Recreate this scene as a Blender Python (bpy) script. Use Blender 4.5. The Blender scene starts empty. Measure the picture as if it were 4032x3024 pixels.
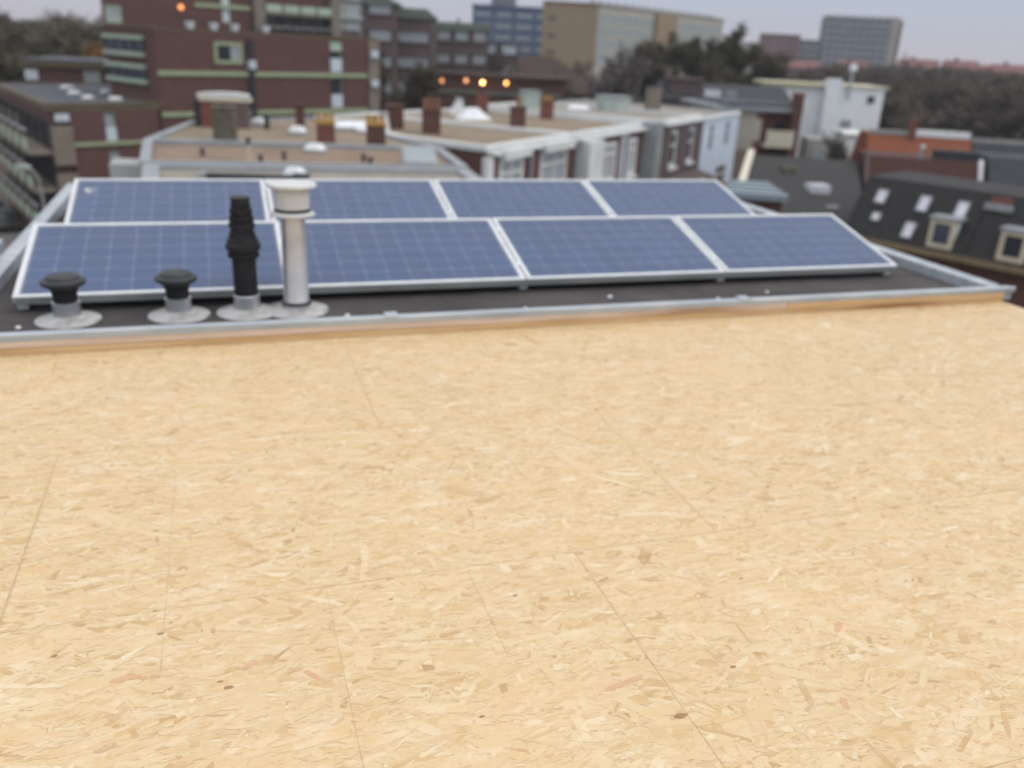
import bpy, math, random
import numpy as np
from mathutils import Matrix, Vector

R = math.radians
scene = bpy.context.scene
col = scene.collection
random.seed(7)
rng = np.random.default_rng(11)

# ------------------------------------------------------------------ camera
cam_data = bpy.data.cameras.new('camera')
cam = bpy.data.objects.new('camera', cam_data)
col.objects.link(cam)
cam_data.sensor_width = 36.0
cam_data.lens = 30.13
cam_data.clip_start = 0.05
cam_data.clip_end = 6000.0
HEADING = R(19.2)
cam.matrix_world = (Matrix.Translation((1.27, -5.74, 1.674)) @ Matrix.Rotation(-HEADING, 4, 'Z')
                    @ Matrix.Rotation(R(90 - 21.5), 4, 'X') @ Matrix.Rotation(R(2.97), 4, 'Z'))
cam_data.dof.use_dof = True
cam_data.dof.focus_distance = 2.05
cam_data.dof.aperture_fstop = 1.85
scene.camera = cam

# ------------------------------------------------------------------ sky
SUN_EL, SUN_AZ = R(50), R(125)
world = bpy.data.worlds.new('World')
scene.world = world
world.use_nodes = True
wt = world.node_tree
wt.nodes.clear()
w_out = wt.nodes.new('ShaderNodeOutputWorld')
w_bg = wt.nodes.new('ShaderNodeBackground')
w_sky = wt.nodes.new('ShaderNodeTexSky')
w_sky.sky_type = 'NISHITA'
w_sky.sun_disc = False
w_sky.sun_elevation = SUN_EL
w_sky.sun_rotation = SUN_AZ
w_tc = wt.nodes.new('ShaderNodeTexCoord')
w_sep = wt.nodes.new('ShaderNodeSeparateXYZ')
wt.links.new(w_tc.outputs['Generated'], w_sep.inputs[0])
w_ramp = wt.nodes.new('ShaderNodeValToRGB')          # even cloud deck, brighter overhead as an overcast sky is
cr = w_ramp.color_ramp
cr.elements[0].position = 0.0
cr.elements[0].color = (0.605, 0.56, 0.63, 1)
cr.elements[1].position = 1.0
cr.elements[1].color = (1.50, 1.49, 1.50, 1)
for p_, c_ in ((0.03, (0.555, 0.565, 0.665)), (0.08, (0.475, 0.57, 0.725)), (0.2, (0.60, 0.65, 0.75)), (0.5, (1.0, 1.02, 1.08))):
    e_ = cr.elements.new(p_)
    e_.color = (*c_, 1)
wt.links.new(w_sep.outputs['Z'], w_ramp.inputs['Fac'])
w_noise = wt.nodes.new('ShaderNodeTexNoise')
w_noise.inputs['Scale'].default_value = 2.2
w_noise.inputs['Detail'].default_value = 4
wt.links.new(w_tc.outputs['Generated'], w_noise.inputs['Vector'])
w_mr = wt.nodes.new('ShaderNodeMapRange')
w_mr.inputs['To Min'].default_value = 0.94
w_mr.inputs['To Max'].default_value = 1.06
wt.links.new(w_noise.outputs['Fac'], w_mr.inputs['Value'])
w_mul = wt.nodes.new('ShaderNodeVectorMath')
w_mul.operation = 'SCALE'
wt.links.new(w_ramp.outputs['Color'], w_mul.inputs[0])
wt.links.new(w_mr.outputs['Result'], w_mul.inputs['Scale'])
w_sc = wt.nodes.new('ShaderNodeVectorMath')
w_sc.operation = 'SCALE'
w_sc.inputs['Scale'].default_value = 0.07
wt.links.new(w_sky.outputs['Color'], w_sc.inputs[0])
w_mix = wt.nodes.new('ShaderNodeMix')
w_mix.data_type = 'RGBA'
w_mix.inputs['Factor'].default_value = 0.9
wt.links.new(w_sc.outputs[0], w_mix.inputs[6])
wt.links.new(w_mul.outputs[0], w_mix.inputs[7])
wt.links.new(w_mix.outputs[2], w_bg.inputs['Color'])
w_bg.inputs['Strength'].default_value = 1.0
wt.links.new(w_bg.outputs[0], w_out.inputs['Surface'])

sun_data = bpy.data.lights.new('sun', 'SUN')
sun_data.energy = 0.9
sun_data.angle = R(40)
sun_data.color = (1.0, 0.95, 0.88)
sun = bpy.data.objects.new('sun', sun_data)
col.objects.link(sun)
# light comes from the bearing SUN_AZ (clockwise from +Y) at SUN_EL
to_sun = Vector((math.sin(SUN_AZ) * math.cos(SUN_EL), math.cos(SUN_AZ) * math.cos(SUN_EL), math.sin(SUN_EL)))
sun.rotation_euler = to_sun.to_track_quat('Z', 'Y').to_euler()
sun.location = (0, 0, 60)

scene.view_settings.view_transform = 'Standard'
scene.view_settings.look = 'None'
scene.view_settings.gamma = 1.0
scene.view_settings.use_curve_mapping = False
scene.view_settings.exposure = 0.0
scene.render.engine = 'CYCLES'
scene.cycles.use_denoising = True
scene.cycles.max_bounces = 4
scene.cycles.diffuse_bounces = 2
scene.cycles.glossy_bounces = 2
scene.cycles.transparent_max_bounces = 8

# ------------------------------------------------------------------ materials
MATS = {}


def mat(name, c1, c2=None, scale=3.0, rough=0.8, bump=0.0, stretch=(1, 1, 1), metal=0.0, detail=5, spec=0.3,
        bump_scale=None, big=None, lo=0.35, hi=0.65):
    m = bpy.data.materials.new(name)
    m.use_nodes = True
    nt = m.node_tree
    b = nt.nodes['Principled BSDF']
    b.inputs['Roughness'].default_value = rough
    b.inputs['Metallic'].default_value = metal
    b.inputs['Specular IOR Level'].default_value = spec
    if c2 is None:
        c2 = tuple(min(1, x * 1.18) for x in c1)
    tc = nt.nodes.new('ShaderNodeTexCoord')
    mp = nt.nodes.new('ShaderNodeMapping')
    mp.inputs['Scale'].default_value = stretch
    nt.links.new(tc.outputs['Object'], mp.inputs['Vector'])
    n = nt.nodes.new('ShaderNodeTexNoise')
    n.inputs['Scale'].default_value = scale
    n.inputs['Detail'].default_value = detail
    n.inputs['Roughness'].default_value = 0.62
    nt.links.new(mp.outputs[0], n.inputs['Vector'])
    mr = nt.nodes.new('ShaderNodeMapRange')
    mr.inputs['From Min'].default_value = lo
    mr.inputs['From Max'].default_value = hi
    nt.links.new(n.outputs['Fac'], mr.inputs['Value'])
    mx = nt.nodes.new('ShaderNodeMix')
    mx.data_type = 'RGBA'
    mx.inputs[6].default_value = (*c1, 1)
    mx.inputs[7].default_value = (*c2, 1)
    nt.links.new(mr.outputs[0], mx.inputs['Factor'])
    out = mx.outputs[2]
    if big:   # large stains with a shape of their own
        n2 = nt.nodes.new('ShaderNodeTexNoise')
        n2.inputs['Scale'].default_value = big[1]
        n2.inputs['Detail'].default_value = 6
        nt.links.new(mp.outputs[0], n2.inputs['Vector'])
        m2 = nt.nodes.new('ShaderNodeMapRange')
        m2.inputs['From Min'].default_value = 0.52
        m2.inputs['From Max'].default_value = 0.72
        nt.links.new(n2.outputs['Fac'], m2.inputs['Value'])
        x2 = nt.nodes.new('ShaderNodeMix')
        x2.data_type = 'RGBA'
        nt.links.new(m2.outputs[0], x2.inputs['Factor'])
        nt.links.new(out, x2.inputs[6])
        x2.inputs[7].default_value = (*big[0], 1)
        out = x2.outputs[2]
    nt.links.new(out, b.inputs['Base Color'])
    if bump:
        n3 = nt.nodes.new('ShaderNodeTexNoise')
        n3.inputs['Scale'].default_value = bump_scale or scale * 4
        n3.inputs['Detail'].default_value = 4
        nt.links.new(mp.outputs[0], n3.inputs['Vector'])
        bp = nt.nodes.new('ShaderNodeBump')
        bp.inputs['Strength'].default_value = bump
        bp.inputs['Distance'].default_value = 0.02
        nt.links.new(n3.outputs['Fac'], bp.inputs['Height'])
        nt.links.new(bp.outputs[0], b.inputs['Normal'])
    MATS[name] = m
    return m


def brick_mat(name, c1, c2, mortar, scale=1.0):
    m = mat(name, c1, c2, scale=2.5, rough=0.9, bump=0.2, bump_scale=30)
    nt = m.node_tree
    b = nt.nodes['Principled BSDF']
    src = b.inputs['Base Color'].links[0].from_socket
    # fine course lines: a wave along z is enough at 50 m and more
    tc = nt.nodes.new('ShaderNodeTexCoord')
    wv = nt.nodes.new('ShaderNodeTexWave')
    wv.bands_direction = 'Z'
    wv.inputs['Scale'].default_value = 4.2 * scale
    wv.inputs['Distortion'].default_value = 0.2
    nt.links.new(tc.outputs['Object'], wv.inputs['Vector'])
    mr = nt.nodes.new('ShaderNodeMapRange')
    mr.inputs['From Min'].default_value = 0.75
    mr.inputs['From Max'].default_value = 1.0
    mr.inputs['To Max'].default_value = 0.35
    nt.links.new(wv.outputs['Fac'], mr.inputs['Value'])
    mx = nt.nodes.new('ShaderNodeMix')
    mx.data_type = 'RGBA'
    nt.links.new(mr.outputs[0], mx.inputs['Factor'])
    nt.links.new(src, mx.inputs[6])
    mx.inputs[7].default_value = (*mortar, 1)
    nt.links.new(mx.outputs[2], b.inputs['Base Color'])
    return m


def tile_mat(name, c1, c2, rows=3.2):
    m = mat(name, c1, c2, scale=3.0, rough=0.75, spec=0.3)
    nt = m.node_tree
    b = nt.nodes['Principled BSDF']
    tc = nt.nodes.new('ShaderNodeTexCoord')
    wv = nt.nodes.new('ShaderNodeTexWave')
    wv.wave_profile = 'SAW'
    wv.bands_direction = 'Z'
    wv.inputs['Scale'].default_value = rows * 0.4
    wv.inputs['Distortion'].default_value = 0.3
    nt.links.new(tc.outputs['Object'], wv.inputs['Vector'])
    bp = nt.nodes.new('ShaderNodeBump')
    bp.inputs['Strength'].default_value = 0.6
    bp.inputs['Distance'].default_value = 0.03
    nt.links.new(wv.outputs['Fac'], bp.inputs['Height'])
    nt.links.new(bp.outputs[0], b.inputs['Normal'])
    return m


def glass_dark(name, c, rough=0.12):
    m = mat(name, c, tuple(x * 1.6 for x in c), scale=0.7, rough=rough, spec=0.5)
    return m


def emit(name, c, strength):
    m = bpy.data.materials.new(name)
    m.use_nodes = True
    b = m.node_tree.nodes['Principled BSDF']
    b.inputs['Base Color'].default_value = (*c, 1)
    b.inputs['Emission Color'].default_value = (*c, 1)
    b.inputs['Emission Strength'].default_value = strength
    MATS[name] = m
    return m


bitumen = mat('bitumen', (0.053, 0.047, 0.049), (0.091, 0.080, 0.079), scale=1.7, rough=0.72, bump=0.5, bump_scale=160,
              big=((0.10, 0.09, 0.085), 2.3))
alu = mat('aluminium_trim', (0.381, 0.426, 0.468), (0.526, 0.562, 0.595), scale=4, rough=0.5, metal=0.35, stretch=(0.6, 3, 3))
alu_frame = mat('anodised_frame', (0.62, 0.64, 0.66), (0.72, 0.74, 0.76), scale=5, rough=0.5, metal=0.2)
plate_white = mat('plate_white', (0.552, 0.552, 0.543), (0.644, 0.644, 0.635), scale=6, rough=0.5)
strip_grey = mat('dull_grey', (0.17, 0.18, 0.175), (0.23, 0.24, 0.235), scale=3, rough=0.6)
galv = mat('galvanised_pipe', (0.52, 0.54, 0.57), (0.66, 0.67, 0.69), scale=9, rough=0.36, metal=0.85)
flue_white = mat('flue_cream', (0.60, 0.58, 0.565), (0.70, 0.68, 0.66), scale=6, rough=0.38, metal=0.8, big=((0.45, 0.43, 0.41), 5))
flange_mat = mat('lead_flange', (0.442, 0.433, 0.433), (0.578, 0.570, 0.561), scale=9, rough=0.5, metal=0.35, big=((0.27, 0.26, 0.25), 7))
black_plastic = mat('black_plastic', (0.012, 0.012, 0.014), (0.022, 0.022, 0.025), scale=20, rough=0.55)
cap_plastic = mat('grey_black_plastic', (0.03, 0.032, 0.037), (0.05, 0.052, 0.057), scale=12, rough=0.5)
cell_mats = [mat('cell_%d' % i, c, tuple(x * 1.35 for x in c), scale=22, rough=0.55, spec=0.3, stretch=(1, 3, 1))
             for i, c in enumerate(((0.048, 0.120, 0.300), (0.058, 0.136, 0.330), (0.062, 0.126, 0.305)))]
backsheet = mat('backsheet', (0.34, 0.39, 0.50), (0.40, 0.45, 0.56), scale=8, rough=0.6)
busbar = mat('busbar_silver', (0.20, 0.25, 0.38), (0.26, 0.31, 0.44), scale=8, rough=0.5)
pale_wood = mat('pale_fascia_wood', (0.605, 0.462, 0.363), (0.726, 0.572, 0.462), scale=5, rough=0.7, stretch=(0.5, 7, 7),
                big=((0.42, 0.27, 0.16), 1.6))
warm_wood = mat('warm_fascia_wood', (0.590, 0.378, 0.182), (0.732, 0.512, 0.286), scale=5, rough=0.7, stretch=(0.4, 8, 8),
                big=((0.34, 0.18, 0.08), 1.5))
white_stuff = mat('white_debris', (0.66, 0.66, 0.66), scale=20)

brick_block = brick_mat('plum_brick', (0.114, 0.057, 0.053), (0.143, 0.074, 0.065), (0.13, 0.10, 0.095))
brick_brown = brick_mat('brown_brick', (0.098, 0.047, 0.040), (0.132, 0.065, 0.052), (0.15, 0.12, 0.10))
brick_red = brick_mat('red_brick', (0.18, 0.068, 0.055), (0.22, 0.085, 0.066), (0.20, 0.14, 0.12))
brick_plum = brick_mat('grey_plum_brick', (0.10, 0.075, 0.075), (0.13, 0.095, 0.092), (0.16, 0.14, 0.13))
brick_tan = brick_mat('tan_brick', (0.29, 0.21, 0.13), (0.34, 0.25, 0.16), (0.36, 0.30, 0.22))
green_band = mat('pale_green_paint', (0.323, 0.405, 0.241), (0.380, 0.450, 0.287), scale=1.5, rough=0.6)
green_panel = mat('grey_green_panel', (0.36, 0.46, 0.36), (0.44, 0.54, 0.43), scale=2, rough=0.6)
olive_fascia = mat('olive_fascia', (0.12, 0.10, 0.065), (0.155, 0.13, 0.08), scale=2, rough=0.8)
concrete = mat('concrete', (0.20, 0.17, 0.14), (0.25, 0.22, 0.18), scale=1.2, rough=0.9, bump=0.1)
concrete_grey = mat('concrete_grey', (0.30, 0.30, 0.29), (0.37, 0.37, 0.36), scale=1.5, rough=0.9)
roof_grey = mat('grey_membrane', (0.063, 0.069, 0.088), (0.094, 0.099, 0.118), scale=0.6, rough=0.8, big=((0.125, 0.115, 0.13), 0.5))
gravel = mat('roof_gravel', (0.222, 0.174, 0.122), (0.296, 0.237, 0.174), scale=1.2, rough=0.95, bump=0.6, bump_scale=14,
             big=((0.19, 0.155, 0.115), 0.35))
gravel_pink = mat('roof_gravel_brown', (0.222, 0.159, 0.115), (0.289, 0.215, 0.159), scale=0.9, rough=0.95, bump=0.6,
                  bump_scale=14, big=((0.20, 0.155, 0.12), 0.4))
gravel_grey = mat('roof_gravel_grey', (0.244, 0.222, 0.192), (0.311, 0.281, 0.244), scale=1.1, rough=0.95, bump=0.6, bump_scale=14)
zinc = mat('zinc_lip', (0.264, 0.288, 0.312), (0.336, 0.360, 0.384), scale=1.5, rough=0.6)
white_paint = mat('white_paint', (0.632, 0.651, 0.651), (0.725, 0.744, 0.744), scale=0.8, rough=0.7, big=((0.60, 0.61, 0.60), 0.6))
white_wall = mat('white_render', (0.764, 0.795, 0.811), (0.862, 0.890, 0.903), scale=0.6, rough=0.85)
blue_white = mat('pale_blue_render', (0.56, 0.65, 0.76), (0.62, 0.71, 0.82), scale=0.5, rough=0.85)
pale_wall = mat('pale_grey_render', (0.42, 0.44, 0.44), (0.49, 0.51, 0.51), scale=0.5, rough=0.9, big=((0.36, 0.36, 0.35), 0.35))
beige_wall = mat('beige_render', (0.40, 0.36, 0.31), (0.46, 0.42, 0.36), scale=0.4, rough=0.9)
tan_wall_low = mat('brown_render', (0.23, 0.19, 0.15), (0.28, 0.23, 0.185), scale=0.5, rough=0.9)
cream_paint = mat('cream_paint', (0.58, 0.53, 0.40), (0.66, 0.61, 0.47), scale=1.2, rough=0.7)
ochre_pot = mat('ochre_clay', (0.42, 0.25, 0.06), (0.50, 0.31, 0.09), scale=4, rough=0.85)
clay_pot = mat('terracotta_clay', (0.26, 0.12, 0.075), (0.32, 0.16, 0.10), scale=4, rough=0.85)
moss_stone = mat('mossy_stone', (0.10, 0.09, 0.07), (0.17, 0.155, 0.12), scale=2.5, rough=0.95, big=((0.11, 0.105, 0.05), 2))
dark_tile = tile_mat('dark_roof_tile', (0.026, 0.025, 0.026), (0.038, 0.037, 0.037))
red_tile = tile_mat('oxblood_roof_tile', (0.069, 0.029, 0.024), (0.090, 0.038, 0.030))
orange_tile = tile_mat('orange_roof_tile', (0.215, 0.066, 0.031), (0.272, 0.090, 0.044))
slate_tile = tile_mat('slate_roof_tile', (0.037, 0.041, 0.048), (0.055, 0.060, 0.068))
brown_tile = tile_mat('brown_roof_tile', (0.053, 0.035, 0.030), (0.071, 0.046, 0.039))
wood_olive = mat('gutter_wood', (0.20, 0.155, 0.085), (0.26, 0.20, 0.115), scale=2, rough=0.8)
pane_dark = glass_dark('window_glass_dark', (0.018, 0.022, 0.030))
pane_blue = glass_dark('window_glass_blue', (0.035, 0.045, 0.075))
pane_pale = mat('curtained_glass', (0.30, 0.34, 0.36), (0.42, 0.46, 0.48), scale=2.5, rough=0.25, stretch=(4, 4, 1))
pane_milky = mat('milky_panel', (0.55, 0.63, 0.68), (0.62, 0.70, 0.75), scale=1, rough=0.4)
skylight_glass = mat('skylight_glass', (0.60, 0.60, 0.68), (0.72, 0.72, 0.78), scale=2, rough=0.25)
dome_mat = mat('acrylic_dome', (0.70, 0.73, 0.77), (0.82, 0.84, 0.87), scale=2, rough=0.3)
ground_mat = mat('town_ground', (0.070, 0.062, 0.050), (0.095, 0.085, 0.066), scale=0.05, rough=0.95, big=((0.06, 0.065, 0.035), 0.02))
street_mat = mat('clinker_street', (0.13, 0.088, 0.068), (0.17, 0.12, 0.092), scale=0.4, rough=0.9)
pave_mat = mat('grey_paving', (0.17, 0.16, 0.15), (0.22, 0.21, 0.19), scale=0.6, rough=0.9)
bark = mat('bark', (0.045, 0.038, 0.030), (0.07, 0.06, 0.048), scale=3, rough=0.95)
twig_dark = mat('twig_brown', (0.095, 0.083, 0.056), (0.124, 0.109, 0.075), scale=0.2, rough=0.95)
twig_grey = mat('twig_grey', (0.131, 0.110, 0.106), (0.175, 0.150, 0.144), scale=0.2, rough=0.95)
twig_olive = mat('twig_olive', (0.077, 0.069, 0.043), (0.106, 0.092, 0.057), scale=0.2, rough=0.95)
twig_orange = mat('autumn_leaf', (0.26, 0.13, 0.03), (0.32, 0.17, 0.05), scale=0.5, rough=0.95)
twig_plum = mat('twig_plum', (0.102, 0.085, 0.071), (0.134, 0.112, 0.095), scale=0.2, rough=0.95)
leaf_green = mat('leaf_green', (0.045, 0.060, 0.020), (0.075, 0.095, 0.035), scale=1, rough=0.9)
blue_panel = mat('blue_panel', (0.075, 0.115, 0.20), (0.10, 0.145, 0.24), scale=0.2, rough=0.7)
pale_blue = mat('pale_blue_glass', (0.284, 0.332, 0.357), (0.357, 0.399, 0.416), scale=0.3, rough=0.3)
grey_green = mat('verdigris_roof', (0.13, 0.17, 0.14), (0.17, 0.215, 0.18), scale=0.3, rough=0.8)
mauve_brick = mat('mauve_brick', (0.125, 0.092, 0.092), (0.155, 0.115, 0.112), scale=0.3, rough=0.9)
far_red = mat('far_red_brick', (0.20, 0.095, 0.095), (0.24, 0.115, 0.11), scale=0.1, rough=0.9)
far_grey = mat('far_grey', (0.155, 0.17, 0.20), (0.19, 0.205, 0.235), scale=0.1, rough=0.9)
far_pale = mat('far_pale', (0.432, 0.398, 0.342), (0.497, 0.459, 0.396), scale=0.1, rough=0.9)
car_dark = mat('car_paint_dark', (0.012, 0.018, 0.02), (0.02, 0.028, 0.03), scale=2, rough=0.25, spec=0.6)
car_grey = mat('car_paint_silver', (0.30, 0.31, 0.32), (0.36, 0.37, 0.38), scale=2, rough=0.25, metal=0.4)
rubber = mat('rubber', (0.012, 0.012, 0.012), scale=5, rough=0.9)
lamp_glow = emit('lit_lamp_globe', (1.0, 0.55, 0.18), 9.0)
lamp_glow_mid = emit('orange_lamp_globe', (1.0, 0.44, 0.12), 5.0)
lamp_glow_soft = emit('dim_lamp_globe', (1.0, 0.42, 0.16), 2.0)
lamp_glow_faint = emit('faint_lamp_globe', (1.0, 0.38, 0.12), 1.5)
ivory = mat('ivory_board', (0.62, 0.58, 0.48), (0.70, 0.66, 0.56), scale=3, rough=0.7)
steel_sheet = mat('blue_grey_sheet', (0.202, 0.259, 0.302), (0.259, 0.317, 0.360), scale=1.2, rough=0.45, stretch=(0.5, 6, 6))
cyan_sheet = mat('green_grey_panel', (0.367, 0.430, 0.396), (0.441, 0.500, 0.460), scale=1, rough=0.6)
graphite = mat('pencil_mark', (0.50, 0.37, 0.25), (0.62, 0.48, 0.33), scale=30, rough=0.8)

# one glass layer for the solar panels: clear, with the sky mirrored by Fresnel
pv_glass = bpy.data.materials.new('solar_glass')
pv_glass.use_nodes = True
nt = pv_glass.node_tree
nt.nodes.clear()
o_ = nt.nodes.new('ShaderNodeOutputMaterial')
mxs = nt.nodes.new('ShaderNodeMixShader')
tr = nt.nodes.new('ShaderNodeBsdfTransparent')
gl = nt.nodes.new('ShaderNodeBsdfGlossy')
gl.inputs['Roughness'].default_value = 0.16
fr = nt.nodes.new('ShaderNodeFresnel')
fr.inputs['IOR'].default_value = 1.64
nt.links.new(fr.outputs[0], mxs.inputs[0])
nt.links.new(tr.outputs[0], mxs.inputs[1])
nt.links.new(gl.outputs[0], mxs.inputs[2])
nt.links.new(mxs.outputs[0], o_.inputs['Surface'])

# ------------------------------------------------------------------ builders
CH, SH = math.cos(HEADING), math.sin(HEADING)


def town(u, v, z):
    """town street grid (turned against our roof by the heading) -> world"""
    return (u * CH + v * SH, -u * SH + v * CH, z)


class F:
    """local frame in the town grid: x along a facade, y into the building, z height above our roof"""
    def __init__(s, u, v, deg=0.0):
        s.u, s.v = u, v
        s.c, s.s = math.cos(R(deg)), math.sin(R(deg))

    def uv(s, x, y):
        return (s.u + x * s.c - y * s.s, s.v + x * s.s + y * s.c)

    def __call__(s, p):
        a, b = s.uv(p[0], p[1])
        return town(a, b, p[2])


TOWN = F(0, 0, 0)


def ident(p):
    return p


class MB:
    def __init__(s, f=None):
        s.v, s.f, s.fr = [], [], f or ident

    def add(s, vs, fs):
        k = len(s.v)
        s.v += [s.fr(p) for p in vs]
        s.f += [tuple(i + k for i in q) for q in fs]
        return s

    def box(s, x0, x1, y0, y1, z0, z1):
        return s.add([(x0, y0, z0), (x1, y0, z0), (x1, y1, z0), (x0, y1, z0), (x0, y0, z1), (x1, y0, z1), (x1, y1, z1), (x0, y1, z1)],
                     [(3, 2, 1, 0), (4, 5, 6, 7), (0, 1, 5, 4), (1, 2, 6, 5), (2, 3, 7, 6), (3, 0, 4, 7)])

    def prism(s, poly, z0, z1):
        n = len(poly)
        zs0 = z0 if isinstance(z0, (list, tuple)) else [z0] * n
        zs1 = z1 if isinstance(z1, (list, tuple)) else [z1] * n
        vs = [(p[0], p[1], zs0[i]) for i, p in enumerate(poly)] + [(p[0], p[1], zs1[i]) for i, p in enumerate(poly)]
        fs = [tuple(reversed(range(n))), tuple(range(n, 2 * n))]
        fs += [(i, (i + 1) % n, n + (i + 1) % n, n + i) for i in range(n)]
        return s.add(vs, fs)

    def section_x(s, prof, x0, x1):
        """profile of (y, z) swept along x"""
        n = len(prof)
        vs = [(x0, p[0], p[1]) for p in prof] + [(x1, p[0], p[1]) for p in prof]
        fs = [tuple(range(n)), tuple(reversed(range(n, 2 * n)))]
        fs += [(i, n + i, n + (i + 1) % n, (i + 1) % n) for i in range(n)]
        return s.add(vs, fs)

    def section_y(s, prof, y0, y1):
        n = len(prof)
        vs = [(p[0], y0, p[1]) for p in prof] + [(p[0], y1, p[1]) for p in prof]
        fs = [tuple(reversed(range(n))), tuple(range(n, 2 * n))]
        fs += [(i, (i + 1) % n, n + (i + 1) % n, n + i) for i in range(n)]
        return s.add(vs, fs)

    def ring(s, outer, inner, z0, z1):
        n = len(outer)
        vs = [(p[0], p[1], z) for z in (z0, z1) for P in (outer, inner) for p in P]
        fs = []
        for i in range(n):
            j = (i + 1) % n
            fs += [(i, j, 2 * n + j, 2 * n + i), (n + j, n + i, 3 * n + i, 3 * n + j),
                   (2 * n + i, 2 * n + j, 3 * n + j, 3 * n + i), (j, i, n + i, n + j)]
        return s.add(vs, fs)

    def lathe(s, cx, cy, prof, n=24):
        vs, fs = [], []
        m = len(prof)
        for r, z in prof:
            for k in range(n):
                a = 2 * math.pi * k / n
                vs.append((cx + r * math.cos(a), cy + r * math.sin(a), z))
        for i in range(m - 1):
            for k in range(n):
                j = (k + 1) % n
                fs.append((i * n + k, i * n + j, (i + 1) * n + j, (i + 1) * n + k))
        fs.append(tuple(reversed(range(n))))
        fs.append(tuple(range((m - 1) * n, m * n)))
        return s.add(vs, fs)

    def tube(s, p, q, r0, r1, n=8):
        p, q = Vector(p), Vector(q)
        d = (q - p).normalized()
        a = d.orthogonal().normalized()
        b = d.cross(a)
        vs = []
        for c, r in ((p, r0), (q, r1)):
            for k in range(n):
                t = 2 * math.pi * k / n
                vs.append(tuple(c + a * r * math.cos(t) + b * r * math.sin(t)))
        fs = [(k, (k + 1) % n, n + (k + 1) % n, n + k) for k in range(n)]
        fs += [tuple(reversed(range(n))), tuple(range(n, 2 * n))]
        return s.add(vs, fs)

    def build(s, name, m, parent=None, smooth=False, local=False, bevel=0.0):
        v = np.array(s.v, dtype=float)
        loc = (0, 0, 0)
        if not local:
            if parent is not None:
                o = parent
                off = np.zeros(3)
                while o is not None:
                    off += np.array(o.location)
                    o = o.parent
                v = v - off
            else:
                loc = ((v[:, 0].min() + v[:, 0].max()) / 2, (v[:, 1].min() + v[:, 1].max()) / 2, v[:, 2].min())
                v = v - np.array(loc)
        me = bpy.data.meshes.new(name)
        me.from_pydata(v.tolist(), [], s.f)
        me.materials.append(m)
        if smooth:
            me.polygons.foreach_set('use_smooth', [True] * len(me.polygons))
        me.update()
        ob = bpy.data.objects.new(name, me)
        col.objects.link(ob)
        ob.location = loc
        ob.parent = parent
        if smooth and len(s.f) > 8:
            md = ob.modifiers.new('edge', 'EDGE_SPLIT')
            md.split_angle = R(40)
        if bevel:
            md = ob.modifiers.new('bevel', 'BEVEL')
            md.width = bevel
            md.segments = 2
            md.limit_method = 'ANGLE'
        return ob


def tag(o, label=None, cat=None, group=None, kind=None):
    if label:
        o['label'] = label
    if cat:
        o['category'] = cat
    if group:
        o['group'] = group
    if kind:
        o['kind'] = kind
    return o


def thing(name, label, cat, loc=(0, 0, 0), rotz=0.0, group=None):
    o = bpy.data.objects.new(name, None)
    o.empty_display_size = 0.2
    col.objects.link(o)
    o.location = loc
    o.rotation_euler = (0, 0, rotz)
    return tag(o, label, cat, group)


def tthing(name, label, cat, u, v, z, group=None):
    return thing(name, label, cat, town(u, v, z), 0, group)


def offset_poly(poly, d):
    """inset (d > 0) of a counter-clockwise polygon"""
    n = len(poly)
    out = []
    for i in range(n):
        p0, p1, p2 = (np.array(poly[k % n], float) for k in (i - 1, i, i + 1))
        a, b = p1 - p0, p2 - p1
        na = np.array([-a[1], a[0]]) / np.hypot(*a)
        nb = np.array([-b[1], b[0]]) / np.hypot(*b)
        A = np.array([na, nb])
        rhs = np.array([na @ p1 + d, nb @ p1 + d])
        out.append(tuple(np.linalg.solve(A, rhs)))
    return out


NTH = ('first from the left', 'second from the left', 'third from the left', 'fourth from the left', 'fifth from the left', 'sixth from the left',
       'seventh from the left', 'last on the right')
GZ = -13.0      # street level below our roof


# windows -------------------------------------------------------------------
def window(parent, f, x0, x1, z0, z1, frame_m, pane_m, y=-0.02, t=0.10, mull=0, trans=None, depth=0.08):
    m = MB(f)
    m.box(x0, x0 + t, y - depth, y, z0, z1).box(x1 - t, x1, y - depth, y, z0, z1)
    m.box(x0 + t, x1 - t, y - depth, y, z0, z0 + t).box(x0 + t, x1 - t, y - depth, y, z1 - t, z1)
    for k in range(mull):
        xm = x0 + (x1 - x0) * (k + 1) / (mull + 1)
        m.box(xm - t * .3, xm + t * .3, y - depth * .9, y - .004, z0 + t, z1 - t)
    if trans:
        m.box(x0 + t, x1 - t, y - depth * .92, y - .006, trans - t * .3, trans + t * .3)
    fr_ = m.build('window', frame_m, parent)
    MB(f).box(x0 + t * .5, x1 - t * .5, y - depth * .4, y - depth * .25, z0 + t * .5, z1 - t * .5).build('pane', pane_m, fr_)
    return fr_


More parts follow.
